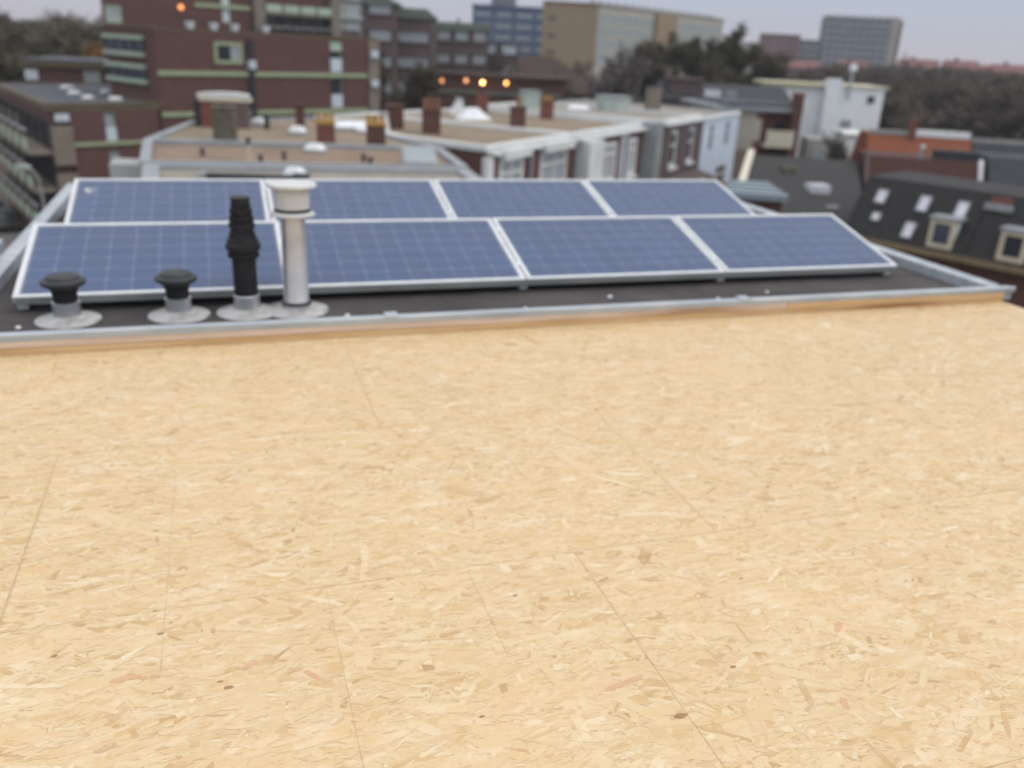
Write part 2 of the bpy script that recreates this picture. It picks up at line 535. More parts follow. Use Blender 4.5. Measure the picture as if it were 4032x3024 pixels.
def facade(parent, f, x0, x1, z0, z1, holes, m_, depth=0.22, name='facade'):
    """front leaf with real openings; the leaf stands in front of y = 0"""
    xs = sorted({x0, x1, *[h[0] for h in holes], *[h[1] for h in holes]})
    zs = sorted({z0, z1, *[h[2] for h in holes], *[h[3] for h in holes]})
    b = MB(f)
    y = -depth

    def solid(i, j):
        if i < 0 or j < 0 or i >= len(xs) - 1 or j >= len(zs) - 1:
            return False
        cx, cz = (xs[i] + xs[i + 1]) / 2, (zs[j] + zs[j + 1]) / 2
        return not any(h[0] < cx < h[1] and h[2] < cz < h[3] for h in holes)
    for i in range(len(xs) - 1):
        for j in range(len(zs) - 1):
            if not solid(i, j):
                continue
            a, c, d, e = xs[i], xs[i + 1], zs[j], zs[j + 1]
            b.add([(a, y, d), (c, y, d), (c, y, e), (a, y, e)], [(0, 1, 2, 3)])
            if not solid(i - 1, j):
                b.add([(a, y, d), (a, y, e), (a, -.004, e), (a, -.004, d)], [(0, 1, 2, 3)])
            if not solid(i + 1, j):
                b.add([(c, y, d), (c, -.004, d), (c, -.004, e), (c, y, e)], [(0, 1, 2, 3)])
            if not solid(i, j - 1):
                b.add([(a, y, d), (a, -.004, d), (c, -.004, d), (c, y, d)], [(0, 1, 2, 3)])
            if not solid(i, j + 1):
                b.add([(a, y, e), (c, y, e), (c, -.004, e), (a, -.004, e)], [(0, 1, 2, 3)])
    return b.build(name, m_, parent)


def flat_house(name, label, cat, poly, zt, wall_m, roof_m, lip_m, lip=0.14, lipw=0.22, over=0.06, zb=GZ, group=None):
    cu = sum(p[0] for p in poly) / len(poly)
    cv = sum(p[1] for p in poly) / len(poly)
    t = tthing(name, label, cat, cu, cv, zb, group)
    MB(TOWN).prism(poly, zb, zt - 0.18).build('wall', wall_m, t)
    rf = MB(TOWN).prism(offset_poly(poly, 0.05), zt - 0.3, zt - 0.10).build('roof', roof_m, t)
    MB(TOWN).ring(offset_poly(poly, -over), offset_poly(poly, lipw), zt - 0.175, zt - 0.10 + lip).build('roof_edge', lip_m, t)
    return t, rf


def chimney(parent, u, v, z, w, h, m_, pots=0, pot_m=None, d=None, deg=0, cap_m=None, pot_h=.32):
    d = d or w * .75
    f = F(u, v, deg)
    b = MB(f).box(-w / 2, w / 2, -d / 2, d / 2, z - .25, z + h - .1)
    c = b.build('chimney', m_, parent)
    MB(f).box(-w / 2 - .05, w / 2 + .05, -d / 2 - .05, d / 2 + .05, z + h - .1, z + h).build('chimney_cap', cap_m or m_, c)
    if pots:
        for k in range(pots):
            x = (k - (pots - 1) / 2) * w / pots
            r = min(.13, w / pots * .42)
            MB(f).lathe(x, 0, [(r, z + h), (r * .95, z + h + pot_h * .75), (r * 1.15, z + h + pot_h * .8), (r * 1.15, z + h + pot_h),
                               (r * .8, z + h + pot_h), (r * .75, z + h + .03)], 12).build('chimney_pot', pot_m or clay_pot, c, smooth=True)
    return c


def dome(name, label, u, v, z, w, h, deg=0, d=None, m_=dome_mat, group=None, cat='skylight'):
    """flat-roof dome light on an upstand"""
    d = d or w * .8
    f = F(u, v, deg)
    t = tthing(name, label, cat, u, v, z, group)
    MB(f).box(-w / 2, w / 2, -d / 2, d / 2, z - .02, z + h * .4).build('upstand', concrete_grey, t)
    vs, fs = [], []
    n = 7
    for j in range(n):
        for i in range(n):
            a, b_ = i / (n - 1) * 2 - 1, j / (n - 1) * 2 - 1
            vs.append((a * w * .48, b_ * d * .48, z + h * .4 + h * .62 * (max(0, (1 - a ** 4) * (1 - b_ ** 4)) ** .6)))
    fs = [(j * n + i, j * n + i + 1, (j + 1) * n + i + 1, (j + 1) * n + i) for j in range(n - 1) for i in range(n - 1)]
    MB(f).add(vs, fs).build('dome', m_, t, smooth=True)
    return t


# ================================================================== ground and street
gm = MB(TOWN)
gm.add([(-2500, -1500, GZ), (2500, -1500, GZ), (2500, 4000, GZ), (-2500, 4000, GZ)], [(0, 1, 2, 3)])
tag(gm.build('ground', ground_mat), kind='structure')
tag(MB(TOWN).add([(-70, 8, GZ + .004), (-19, 8, GZ + .004), (-19, 54, GZ + .004), (-44, 92, GZ + .004), (-70, 92, GZ + .004)],
                 [(0, 1, 2, 3, 4)]).build('street', street_mat), kind='structure')
tag(MB(F(-27.6, 50.6, 128)).box(-4, 40, 0.2, 2.6, GZ, GZ + .13).build('pavement', pave_mat), kind='structure')
tag(MB(TOWN).add([(12, 10, GZ + .006), (30, 4, GZ + .006), (38, 26, GZ + .006), (21, 41, GZ + .006), (16, 60, GZ + .006), (5, 36, GZ + .006)],
                 [(0, 1, 2, 3, 4, 5)]).build('back_street', street_mat), kind='structure')

# ================================================================== our own roof
hb = thing('home_building', 'brick building under the dark solar roof and the chipboard deck', 'building', (3.4, -.8, GZ))
MB().box(-0.24, 7.10, -7.2, 4.47, GZ, -0.32).build('wall', brick_brown, hb)

roof = MB().box(-0.20, 7.06, -0.70, 4.45, -0.30, 0.0).build('bitumen_roof', bitumen)
tag(roof, kind='structure')
for k, yy in enumerate((0.02, 1.02, 2.02, 3.02, 4.02)):
    MB().box(-0.14, 7.0, yy, yy + .09, -.02, .003).build('seam', bitumen, roof)
# trims: a low kerb with a folded aluminium edge
for (x0, x1) in ((-0.30, 2.21), (2.213, 4.72), (4.723, 7.17)):
    MB().section_x([(-.756, .060), (-.756, .094), (-.744, .101), (-.730, .095), (-.662, .086), (-.655, -.01), (-.729, -.01), (-.729, .060)],
                   x0, x1).build('metal_trim', alu, roof)
for x in (2.2115, 4.7215):
    MB().box(x - .04, x + .04, -.759, -.660, .075, .1025).build('trim_connector', alu, roof)
side = ((-.045, -.01), (-.040, .080), (.030, .088), (.042, .099), (.055, .094), (.055, -.1))
MB().section_y([(7.055 + a, b) for a, b in side], -.652, 4.52).build('metal_trim', alu, roof)
MB().section_y([(-.215 - a, b) for a, b in reversed(side)], -.652, 4.52).build('metal_trim', alu, roof)
MB().section_x([(4.46 + a, b) for a, b in reversed(side)], -.165, 7.005).build('metal_trim', alu, roof)
# debris on the bitumen
for k, (x, y, r) in enumerate(((.09, -.34, .018), (1.98, -.42, .022), (2.02, -.45, .016), (2.16, -.46, .02), (3.9, -.25, .02), (4.7, -.42, .018),
                               (5.2, -.3, .016), (3.2, -.4, .012), (.62, -.44, .012))):
    m = MB()
    m.lathe(x, y, [(r * .3, 0.002), (r, r * .4), (r * .8, r * .9), (r * .2, r * 1.2)], 7)
    o = m.build('pebble', white_stuff)
    tag(o, 'small pale stone chip lying on the dark roof felt', 'pebble', 'loose pale chips on the roof felt')

# ---- chipboard deck
osb_base = mat('osb_base', (0.660, 0.485, 0.276), (0.720, 0.544, 0.322), scale=9, rough=0.75, stretch=(.5, 3, 1))
osb = bpy.data.materials.new('osb_strands')
osb.use_nodes = True
nt = osb.node_tree
b_ = nt.nodes['Principled BSDF']
b_.inputs['Roughness'].default_value = 0.44
b_.inputs['Specular IOR Level'].default_value = 0.5
geo = nt.nodes.new('ShaderNodeNewGeometry')
rp = nt.nodes.new('ShaderNodeValToRGB')
rp.color_ramp.interpolation = 'LINEAR'
stops = [(0.0, (0.520, 0.325, 0.150)), (0.02, (0.580, 0.380, 0.177)), (0.09, (0.665, 0.463, 0.227)), (0.22, (0.715, 0.517, 0.275)),
         (0.50, (0.745, 0.560, 0.319)), (0.78, (0.770, 0.600, 0.357)), (0.88, (0.725, 0.512, 0.289)), (1.0, (0.810, 0.683, 0.456))]
rp.color_ramp.elements[0].position = stops[0][0]
rp.color_ramp.elements[0].color = (*stops[0][1], 1)
rp.color_ramp.elements[1].position = 1.0
rp.color_ramp.elements[1].color = (*stops[-1][1], 1)
for p_, c_ in stops[1:-1]:
    e_ = rp.color_ramp.elements.new(p_)
    e_.color = (*c_, 1)
nt.links.new(geo.outputs['Random Per Island'], rp.inputs['Fac'])
tc = nt.nodes.new('ShaderNodeTexCoord')
mp = nt.nodes.new('ShaderNodeMapping')
mp.inputs['Scale'].default_value = (6, 60, 1)
nt.links.new(tc.outputs['Object'], mp.inputs['Vector'])
nz = nt.nodes.new('ShaderNodeTexNoise')
nz.inputs['Scale'].default_value = 3.0
nz.inputs['Detail'].default_value = 4
nt.links.new(mp.outputs[0], nz.inputs['Vector'])
mr = nt.nodes.new('ShaderNodeMapRange')
mr.inputs['To Min'].default_value = 0.92
mr.inputs['To Max'].default_value = 1.07
nt.links.new(nz.outputs['Fac'], mr.inputs['Value'])
nb = nt.nodes.new('ShaderNodeTexNoise')
nb.inputs['Scale'].default_value = 1.7
nb.inputs['Detail'].default_value = 3
nt.links.new(tc.outputs['Object'], nb.inputs['Vector'])
mrb = nt.nodes.new('ShaderNodeMapRange')
mrb.inputs['To Min'].default_value = 0.95
mrb.inputs['To Max'].default_value = 1.05
nt.links.new(nb.outputs['Fac'], mrb.inputs['Value'])
mm = nt.nodes.new('ShaderNodeMath')
mm.operation = 'MULTIPLY'
mr.inputs['To Min'].default_value, mr.inputs['To Max'].default_value = 0.865, 1.01
nt.links.new(mr.outputs[0], mm.inputs[0])
nt.links.new(mrb.outputs[0], mm.inputs[1])
vs_ = nt.nodes.new('ShaderNodeVectorMath')
vs_.operation = 'SCALE'
nt.links.new(rp.outputs[0], vs_.inputs[0])
nt.links.new(mm.outputs[0], vs_.inputs['Scale'])
# tone that wanders through the board: tan and pale patches a hand wide
mp2 = nt.nodes.new('ShaderNodeMapping')
mp2.inputs['Scale'].default_value = (.55, 1.5, 1)
nt.links.new(tc.outputs['Object'], mp2.inputs['Vector'])
prev = vs_.outputs[0]
for sc_, lo_, hi_, colr, amt in ((3.2, .50, .70, (0.73, 0.50, 0.265), .45), (8.0, .48, .72, (0.715, 0.475, 0.235), .60), (11.0, .50, .75, (0.82, 0.70, 0.52), .60), (34.0, .54, .72, (0.62, 0.385, 0.19), .45)):
    nn = nt.nodes.new('ShaderNodeTexNoise')
    nn.inputs['Scale'].default_value = sc_
    nn.inputs['Detail'].default_value = 6
    nn.inputs['Roughness'].default_value = .65
    nt.links.new(mp2.outputs[0], nn.inputs['Vector'])
    rr_ = nt.nodes.new('ShaderNodeMapRange')
    rr_.inputs['From Min'].default_value, rr_.inputs['From Max'].default_value = lo_, hi_
    rr_.inputs['To Max'].default_value = amt
    nt.links.new(nn.outputs['Fac'], rr_.inputs['Value'])
    mx_ = nt.nodes.new('ShaderNodeMix')
    mx_.data_type = 'RGBA'
    nt.links.new(rr_.outputs[0], mx_.inputs['Factor'])
    nt.links.new(prev, mx_.inputs[6])
    mx_.inputs[7].default_value = (*colr, 1)
    prev = mx_.outputs[2]
nt.links.new(prev, b_.inputs['Base Color'])
bpo = nt.nodes.new('ShaderNodeBump')
bpo.inputs['Strength'].default_value = .35
bpo.inputs['Distance'].default_value = .004
nt.links.new(nz.outputs['Fac'], bpo.inputs['Height'])
nt.links.new(bpo.outputs[0], b_.inputs['Normal'])

DZ = -0.02
deck = MB().box(-2.4, 7.09, -7.0, -0.7545, -0.30, DZ - .019).build('chipboard_deck', osb_base)
tag(deck, kind='structure')


def strands(x0, x1, y0, y1, z, n):
    L = np.clip(rng.lognormal(math.log(.046), .55, n), .012, .16)
    W = np.clip(rng.lognormal(math.log(.0115), .5, n), .003, .034)
    bigs = rng.random(n) < .10
    L[bigs] *= 2.0
    W[bigs] *= 1.9
    W = np.minimum(W, L * .5)
    ang = rng.normal(0, R(20), n)
    odd = rng.random(n) < .33
    ang[odd] = rng.normal(0, R(60), odd.sum())
    m_ = np.maximum(L, W) * .5
    cx = rng.uniform(x0, x1, n)
    cy = rng.uniform(y0, y1, n)
    # keep inside the sheet
    hy = np.abs(np.sin(ang)) * L * .5 + np.abs(np.cos(ang)) * W * .5
    base = np.array([(-.5, -.15), (-.32, -.5), (.35, -.5), (.5, .1), (.3, .5), (-.38, .5)])
    j = rng.normal(0, .09, (n, 6, 2))
    P = (base[None] + j) * np.stack([L, W], 1)[:, None]
    c, s_ = np.cos(ang)[:, None], np.sin(ang)[:, None]
    X = cx[:, None] + P[..., 0] * c - P[..., 1] * s_
    Y = cy[:, None] + P[..., 0] * s_ + P[..., 1] * c
    # a strand that would cross the sawn edge is pushed back inside the sheet
    X = X + np.maximum(0, x0 - X.min(1))[:, None] - np.maximum(0, X.max(1) - x1)[:, None]
    Y = Y + np.maximum(0, y0 - Y.min(1))[:, None] - np.maximum(0, Y.max(1) - y1)[:, None]
    Zb = z + rng.uniform(.0001, .0010, n)
    Z = Zb[:, None] + rng.normal(0, .003, n)[:, None] * P[..., 0]
    keep = (X.min(1) >= x0) & (X.max(1) <= x1) & (Y.min(1) >= y0) & (Y.max(1) <= y1)
    return np.stack([X, Y, Z], -1)[keep].reshape(-1, 3)


def poly_mesh(name, V, k, m_, parent):
    n = len(V) // k
    me = bpy.data.meshes.new(name)
    me.vertices.add(len(V))
    me.vertices.foreach_set('co', V.astype(np.float32).ravel())
    me.loops.add(len(V))
    me.loops.foreach_set('vertex_index', np.arange(len(V), dtype=np.int32))
    me.polygons.add(n)
    me.polygons.foreach_set('loop_start', np.arange(0, len(V), k, dtype=np.int32))
    me.polygons.foreach_set('loop_total', np.full(n, k, dtype=np.int32))
    me.materials.append(m_)
    me.update(calc_edges=True)
    o = bpy.data.objects.new(name, me)
    col.objects.link(o)
    o.parent = parent
    return o


rows = [(-7.0, -5.7412, 0.9), (-5.74, -4.5212, 1.6), (-4.52, -3.3012, 2.39), (-3.30, -2.0812, 0.54), (-2.08, -0.8612, 1.9), (-0.86, -0.754, 0.9)]
for (y0, y1, xj) in rows:
    js = [xj + 2.44 * k for k in range(-3, 5)]
    xs = [-2.4] + [x for x in js if -2.3 < x < 7.0] + [7.09]
    for a, b in zip(xs[:-1], xs[1:]):
        a2, b2 = a + .0006, b - .0006
        sh = MB().box(a2, b2, y0, y1, DZ - .018, DZ).build('chipboard_sheet', osb_base)
        sh.parent = deck
        sh.matrix_parent_inverse = deck.matrix_world.inverted()
        off = np.array(sh.location)
        sh.location = Vector(sh.location) - deck.location
        sh.matrix_parent_inverse.identity()
        dens = 3400 if y0 > -5.8 and b > -.6 else 900
        V = strands(a2, b2, y0, y1, DZ, int(dens * (b2 - a2) * (y1 - y0))) - off
        st = poly_mesh('strand_layer', V, 6, osb, sh)
        st['kind'] = 'stuff'

# pencil layout lines, knots and loose red strands on the near sheets
for (x, y0, y1) in ((.545, -3.29, -2.3), (1.01, -3.6, -2.35), (1.505, -4.25, -3.32), (1.985, -3.78, -3.32)):
    MB().box(x - .0008, x + .0008, y0, y1, DZ + .0011, DZ + .0013).build('pencil_line', graphite, deck)
red_strand = mat('red_strand', (0.60, 0.36, 0.21), (0.67, 0.43, 0.26), scale=20, rough=0.7)
knot_m = mat('knot', (0.30, 0.17, 0.085), (0.40, 0.25, 0.13), scale=40, rough=0.7)
for (x, y, L, W, a) in ((2.27, -3.98, .14, .018, 12), (3.06, -3.92, .07, .022, 40), (1.25, -3.63, .05, .02, 30), (2.05, -3.0, .05, .02, 60),
                        (1.42, -3.72, .07, .017, -50), (2.74, -3.86, .10, .007, 85), (.92, -3.6, .09, .02, 5), (2.85, -4.22, .05, .02, 70),
                        (3.4, -2.9, .05, .008, -70), (4.1, -2.5, .05, .02, 15)):
    f_ = MB()
    c, s_ = math.cos(R(a)), math.sin(R(a))
    pts = [(-.5, -.2), (-.3, -.5), (.4, -.45), (.5, .2), (.2, .5), (-.4, .4)]
    f_.prism([(x + p * L * c - q * W * s_, y + p * L * s_ + q * W * c) for p, q in pts], DZ + .0010, DZ + .0015)
    f_.build('red_strand', red_strand, deck)
for (x, y, r) in ((1.19, -3.71, .011), (1.17, -3.68, .006), (.98, -3.3, .005), (2.37, -4.14, .014), (2.9, -3.6, .006), (1.7, -3.42, .006), (.72, -3.45, .006),
                  (2.62, -4.0, .007), (1.84, -4.0, .006), (3.7, -3.2, .007), (1.0, -3.42, .008), (2.1, -3.5, .006), (1.3, -2.4, .006), (4.9, -1.9, .01), (3.0, -2.1, .008)):
    f_ = MB()
    f_.prism([(x + r * 1.6 * math.cos(t) * random.uniform(.7, 1.1), y + r * .7 * math.sin(t) * random.uniform(.7, 1.1)) for t in [k * math.pi / 3.5 for k in range(7)]],
             DZ + .0010, DZ + .0016)
    f_.build('knot', knot_m, deck)

# wooden fascia between the deck and the metal trim
def fascia(name, label, x0, x1, y0, y1, z0, z1, m_):
    o = MB().box(x0, x1, y0, y1, z0, z1).build(name, m_, bevel=.003)
    return tag(o, label, 'board')


fascia('fascia_board', 'long pale pinkish wooden board under the metal roof trim', -.32, 5.06, -.754, -.731, .020, .0595, pale_wood)
fascia('fascia_board', 'short warm brown wooden board at the right end under the roof trim', 5.066, 7.08, -.752, -.731, .019, .0590, warm_wood)
fascia('timber_batten', 'knotty orange brown batten along the far edge of the chipboard deck', -.32, 7.075, -.750, -.733, -.024, .0185, warm_wood)

# ================================================================== neighbour roof on the left
nbr = MB().box(-7, -0.36, -7, 1.66, -.5, -.06).build('neighbour_roof', bitumen)
tag(nbr, kind='structure')
MB().section_x([(1.66 + a, b) for a, b in ((-.03, -.1), (-.03, .07), (.09, .09), (.10, .06), (.10, -.2))], -7, -.37).build('metal_trim', alu, nbr)
nh = thing('neighbour_building', 'brick building under the lower roof beyond the left roof edge', 'building', (-3.6, -2.5, GZ))
MB().box(-6.9, -.40, -6.9, 1.64, GZ, -.52).build('wall', brick_brown, nh)

# ================================================================== solar panels
TILT = R(15.3)
PL, PW, FT, FD = 1.655, 0.99, 0.033, 0.040


def make_panel():
    t = thing('solar_panel', '', 'solar panel')
    m = MB()
    m.section_x([(0, -FD), (0, 0), (FT, 0), (FT, -.012), (.004, -.012), (.004, -FD)], 0, PL)
    m.section_x([(PW, -FD), (PW - .004, -FD), (PW - .004, -.012), (PW - FT, -.012), (PW - FT, 0), (PW, 0)], 0, PL)
    m.section_y([(0, -FD), (.004, -FD), (.004, -.012), (FT, -.012), (FT, 0), (0, 0)], FT, PW - FT)
    m.section_y([(PL, 0), (PL - FT, 0), (PL - FT, -.012), (PL - .004, -.012), (PL - .004, -FD), (PL, -FD)], FT, PW - FT)
    m.build('frame', alu_frame, t, local=True)
    lam = MB().box(FT - .006, PL - FT + .006, FT - .006, PW - FT + .006, -.0115, -.0075).build('backsheet', backsheet, t, local=True)
    gp = MB()
    gp.add([(FT, FT, -.003), (PL - FT, FT, -.003), (PL - FT, PW - FT, -.003), (FT, PW - FT, -.003)], [(0, 1, 2, 3)])
    gp.build('glass', pv_glass, t, local=True)
    cw, ch = (PL - 2 * FT - .02) / 10, (PW - 2 * FT - .02) / 6
    g = .0022
    hx, hy, cc = cw / 2 - g, ch / 2 - g * 1.7, .008
    poly = [(-hx + cc, -hy), (hx - cc, -hy), (hx, -hy + cc), (hx, hy - cc), (hx - cc, hy), (-hx + cc, hy), (-hx, hy - cc), (-hx, -hy + cc)]
    meshes = []
    for cm in cell_mats:
        o = MB().prism(poly, -.0074, -.0066).build('cell', cm, None, local=True)
        meshes.append(o.data)
        bpy.data.objects.remove(o)
    bm_ = MB()
    for j in range(6):
        for q in (.2, .5, .8):
            yy = FT + .01 + (j + q) * ch
            bm_.box(FT + .012, PL - FT - .012, yy - .0016, yy + .0016, -.0066, -.0062)
    bm_.build('busbar_lines', busbar, t, local=True)['kind'] = 'stuff'
    for i in range(10):
        for j in range(6):
            c = bpy.data.objects.new('cell', meshes[random.randrange(3)])
            col.objects.link(c)
            c.location = (FT + .01 + (i + .5) * cw, FT + .01 + (j + .5) * ch, 0)
            c.parent = t
    return t


def copy_tree(o, parent=None):
    c = o.copy()
    col.objects.link(c)
    c.parent = parent
    for ch in list(o.children):
        copy_tree(ch, c)
    return c


proto = make_panel()
panel_labels = [
    ['front row solar panel at the left end, behind the two short vent pipes', 'front row solar panel just right of the tall white flue',
     'front row solar panel third from the left', 'front row solar panel at the right end, nearest the dark mansard roof'],
    ['back row solar panel at the left end with a white bird dropping', 'back row solar panel behind the round white flue cap',
     'back row solar panel third from the left', 'back row solar panel at the right end']]
P = 1.67
first = True
for r_, y0 in enumerate((0.0, 2.07)):
    for i in range(4):
        t = proto if first else copy_tree(proto)
        first = False
        t.location = (i * P + .01, y0, .10)
        t.rotation_euler = (TILT, 0, R(random.uniform(-.12, .12)))
        t['label'] = panel_labels[r_][i]
        t['group'] = 'front row of solar panels' if r_ == 0 else 'back row of solar panels'
        if r_ == 1 and i == 0:
            m = MB()
            for (a, b, r) in ((.12, .76, .022), (.15, .72, .016), (.17, .78, .012), (.13, .69, .010), (.19, .73, .008)):
                m.lathe(a, b, [(r, -.0028), (r * .8, -.0012), (r * .2, -.0008)], 9)
            m.build('bird_dropping', white_stuff, t, local=True)
for r_, y0 in enumerate((0.0, 2.07)):
    mf = thing('mounting_frame', ('front' if r_ == 0 else 'back') + ' row aluminium mounting frame under the solar panels', 'mounting frame', (0, y0, 0))
    for i in range(5):
        x = i * P
        x = min(max(x, .05), 4 * P - .05)
        zt_ = math.sin(TILT) * PW
        MB().box(x - .03, x + .03, y0 + .06, y0 + 1.05, .004, .035).build('rail', alu_frame, mf)
        MB().box(x - .025, x + .025, y0 + .90, y0 + .94, .035, .10 + zt_ * .92 - .045).build('upright', alu_frame, mf)
        MB().box(x - .025, x + .025, y0 + .10, y0 + .14, .035, .10 - .012).build('foot', cap_plastic, mf)
        for q in ((.22, .78) if 0 < i < 4 else ()):     # clamps between the panels
            c, s_ = math.cos(TILT), math.sin(TILT)
            yy, zz = y0 + q * c, .10 + q * s_
            xx = i * P + (.0 if 0 < i < 4 else (.012 if i == 0 else -.002))
            MB().add([(xx - .02, yy - .03 * c, zz - .03 * s_ + .001), (xx + .02, yy - .03 * c, zz - .03 * s_ + .001), (xx + .02, yy + .03 * c, zz + .03 * s_ + .001), (xx - .02, yy + .03 * c, zz + .03 * s_ + .001),
                      (xx - .02, yy - .03 * c, zz - .03 * s_ + .005), (xx + .02, yy - .03 * c, zz - .03 * s_ + .005), (xx + .02, yy + .03 * c, zz + .03 * s_ + .005), (xx - .02, yy + .03 * c, zz + .03 * s_ + .005)],
                     [(3, 2, 1, 0), (4, 5, 6, 7), (0, 1, 5, 4), (1, 2, 6, 5), (2, 3, 7, 6), (3, 0, 4, 7)]).build('clamp', alu_frame, mf)
        # ballast tile
    MB().box(.02, 4 * P - .01, y0 - .004, y0 + .004, .052, .092).build('front_strip', strip_grey, mf)  # darker grey strip set over the lower frame side of the whole row
    MB().box(.1, 4 * P - .1, y0 + 1.0, y0 + 1.012, .03, .30).build('wind_deflector', alu_frame, mf)

# ================================================================== roof vents
def flange(t, x, y, r):
    m = MB().lathe(x, y, [(r, .002), (r * .985, .008), (r * .7, .016), (r * .45, .03), (r * .36, .05), (r * .30, .05)], 40)
    m.build('flange', flange_mat, t, smooth=True)


def short_vent(label, x, y, lean=0):
    t = thing('roof_vent', label, 'roof vent', (x, y, 0), 0, 'short black capped roof vents')
    flange(t, x, y, .185)
    MB().lathe(x, y, [(.078, .02), (.078, .118), (.074, .120), (.060, .120)], 32).build('pipe', galv, t, smooth=True)
    MB().lathe(x, y, [(.069, .10), (.068, .150), (.072, .180), (.085, .208)], 32).build('neck', black_plastic, t, smooth=True)
    MB().lathe(x, y, [(.080, .205), (.100, .214), (.122, .228), (.127, .240), (.124, .250), (.108, .256), (.096, .262), (.090, .276), (.066, .284), (.02, .286)], 36).build('cap', cap_plastic, t, smooth=True)
    return t


short_vent('short black capped vent pipe at the left end of the roof', .335, -.20)
short_vent('short black capped vent pipe nearer the tall black flue', .965, -.20)
x, y = 1.375, -.20
t = thing('black_flue', 'tall black tapered boiler flue terminal beside the white flue', 'flue', (x, y, 0))
flange(t, x, y, .19)
MB().lathe(x, y, [(.082, .02), (.080, .118), (.076, .122), (.06, .122)], 32).build('sleeve', galv, t, smooth=True)
MB().lathe(x, y, [(.074, .10), (.074, .385), (.086, .39), (.086, .375)], 32).build('pipe', black_plastic, t, smooth=True)
MB().lathe(x, y, [(.080, .36), (.094, .366), (.098, .392), (.088, .396), (.088, .412), (.106, .416), (.106, .448), (.096, .454), (.092, .482), (.082, .486), (.080, .515), (.070, .52)], 36).build('collar', black_plastic, t, smooth=True)
MB().lathe(x, y, [(.070, .50), (.072, .55), (.080, .552), (.078, .58), (.066, .583), (.075, .60), (.073, .622), (.060, .626), (.069, .642), (.066, .668), (.054, .672), (.060, .684), (.056, .71), (.050, .728), (.03, .732)], 32).build('louvre_head', black_plastic, t, smooth=True)
m = MB()
for k in range(8):
    a = k * math.pi / 4
    m.tube((x + .058 * math.cos(a), y + .058 * math.sin(a), .55), (x + .05 * math.cos(a), y + .05 * math.sin(a), .71), .006, .006, 6)
m.build('rib', cap_plastic, t)
MB().lathe(x, y, [(.062, .728), (.064, .736), (.05, .742), (.02, .744)], 32).build('top_plate', cap_plastic, t, smooth=True)
x, y = 1.685, -.20
t = thing('white_flue', 'tall cream flue pipe with a drum head and round top plate', 'flue', (x, y, 0))
flange(t, x, y, .205)
MB().lathe(x, y, [(.09, .03), (.088, .05), (.081, .06), (.075, .62), (.06, .63)], 36).build('pipe', flue_white, t, smooth=True)
MB().lathe(x, y, [(.078, .615), (.135, .622), (.140, .632), (.125, .642), (.08, .65)], 40).build('collar_disc', plate_white, t, smooth=True)
MB().lathe(x, y, [(.104, .645), (.108, .66), (.108, .788), (.10, .795)], 40).build('drum', plate_white, t, smooth=True)
MB().lathe(x, y, [(.112, .652), (.114, .655), (.114, .664), (.109, .668)], 40).build('drum_band', cap_plastic, t, smooth=True)
MB().lathe(x, y, [(.10, .792), (.148, .796), (.155, .806), (.150, .820), (.09, .832), (.02, .836)], 44).build('top_plate', plate_white, t, smooth=True)
MB().lathe(x, y, [(.080, .045), (.096, .048), (.098, .062), (.083, .068)], 36).build('band', cap_plastic, t, smooth=True)

# ================================================================== brick apartment blocks on the left
e1 = 49.21
A = (-27.4, 51.8)
fA = F(*A, e1)                      # wing front: x to the right and away
M = fA.uv(7.4, 0)
E2 = (-.614, .788)                  # wing left side runs this way
far = (A[0] + E2[0] * 22, A[1] + E2[1] * 22)
poly = [A, M, fA.uv(7.4, 7.3), (far[0] + 9, far[1] + 8), far]
w, w_roof = flat_house('apartment_wing', 'low plum brick wing with grey flat roof and stepped balconies by the street', 'building', poly, -3.15,
                       brick_block, roof_grey, olive_fascia, lip=.10, lipw=.12, over=.25)
MB(TOWN).ring(offset_poly(poly, -.20), offset_poly(poly, .02), -3.62, -3.33).build('fascia', olive_fascia, w)
holes = [(3.4, 4.15, -5.62, -3.72), (3.45, 4.2, -8.3, -6.2), (3.45, 4.2, -11, -9)]
facade(w, fA, 1.15, 7.15, GZ, -3.63, holes, brick_block)
for (a, b, z0, z1) in holes:
    window(w, fA, a, b, z0, z1, green_panel, pane_pale, t=.05, trans=z0 + 1.0)
    MB(fA).box(a + .03, b - .03, -.20, -.12, z0 + .02, z0 + .92).build('panel', pane_milky, w)
for z in (-5.86, -8.5):
    MB(fA).box(1.2, 7.0, -.34, -.225, z, z + .22).build('green_band', green_band, w)
MB(fA).box(-.1, 1.16, -.42, -.05, -7.0, -4.55).build('end_panel', concrete, w)
MB(fA).box(-.1, 1.16, -.44, -.05, -10.2, -7.6).build('end_panel', concrete, w)
MB(fA).box(.25, 1.1, -.30, -.06, -4.25, -3.78).build('white_box', pane_milky, w)
fL = F(far[0], far[1], math.degrees(math.atan2(-E2[1], -E2[0])))      # left side, x towards the street corner
for fl, z in enumerate((-6.15, -8.55, -10.95)):
    MB(fL).box(0, 22, -1.5, -.02, z - .18, z).build('balcony_slab', concrete, w)
    for k in range(8):
        x0 = k * 2.75
        MB(fL).box(x0 + .12, x0 + 2.63, -1.52, -1.44, z + 1.28, z + 1.42).build('balcony_rail', alu, w)
        MB(fL).box(x0 + .5, x0 + 2.3, -1.50, -1.45, z + .10, z + .75).build('balcony_panel', green_panel, w)
        MB(fL).box(x0 - .05, x0 + .05, -1.56, -1.44, z + .001, z + 2.2).build('balcony_post', concrete, w)
        window(w, fL, x0 + .35, x0 + 2.4, z + .1, z + 1.9, slate_tile, pane_dark, y=-.01, mull=1, t=.10)
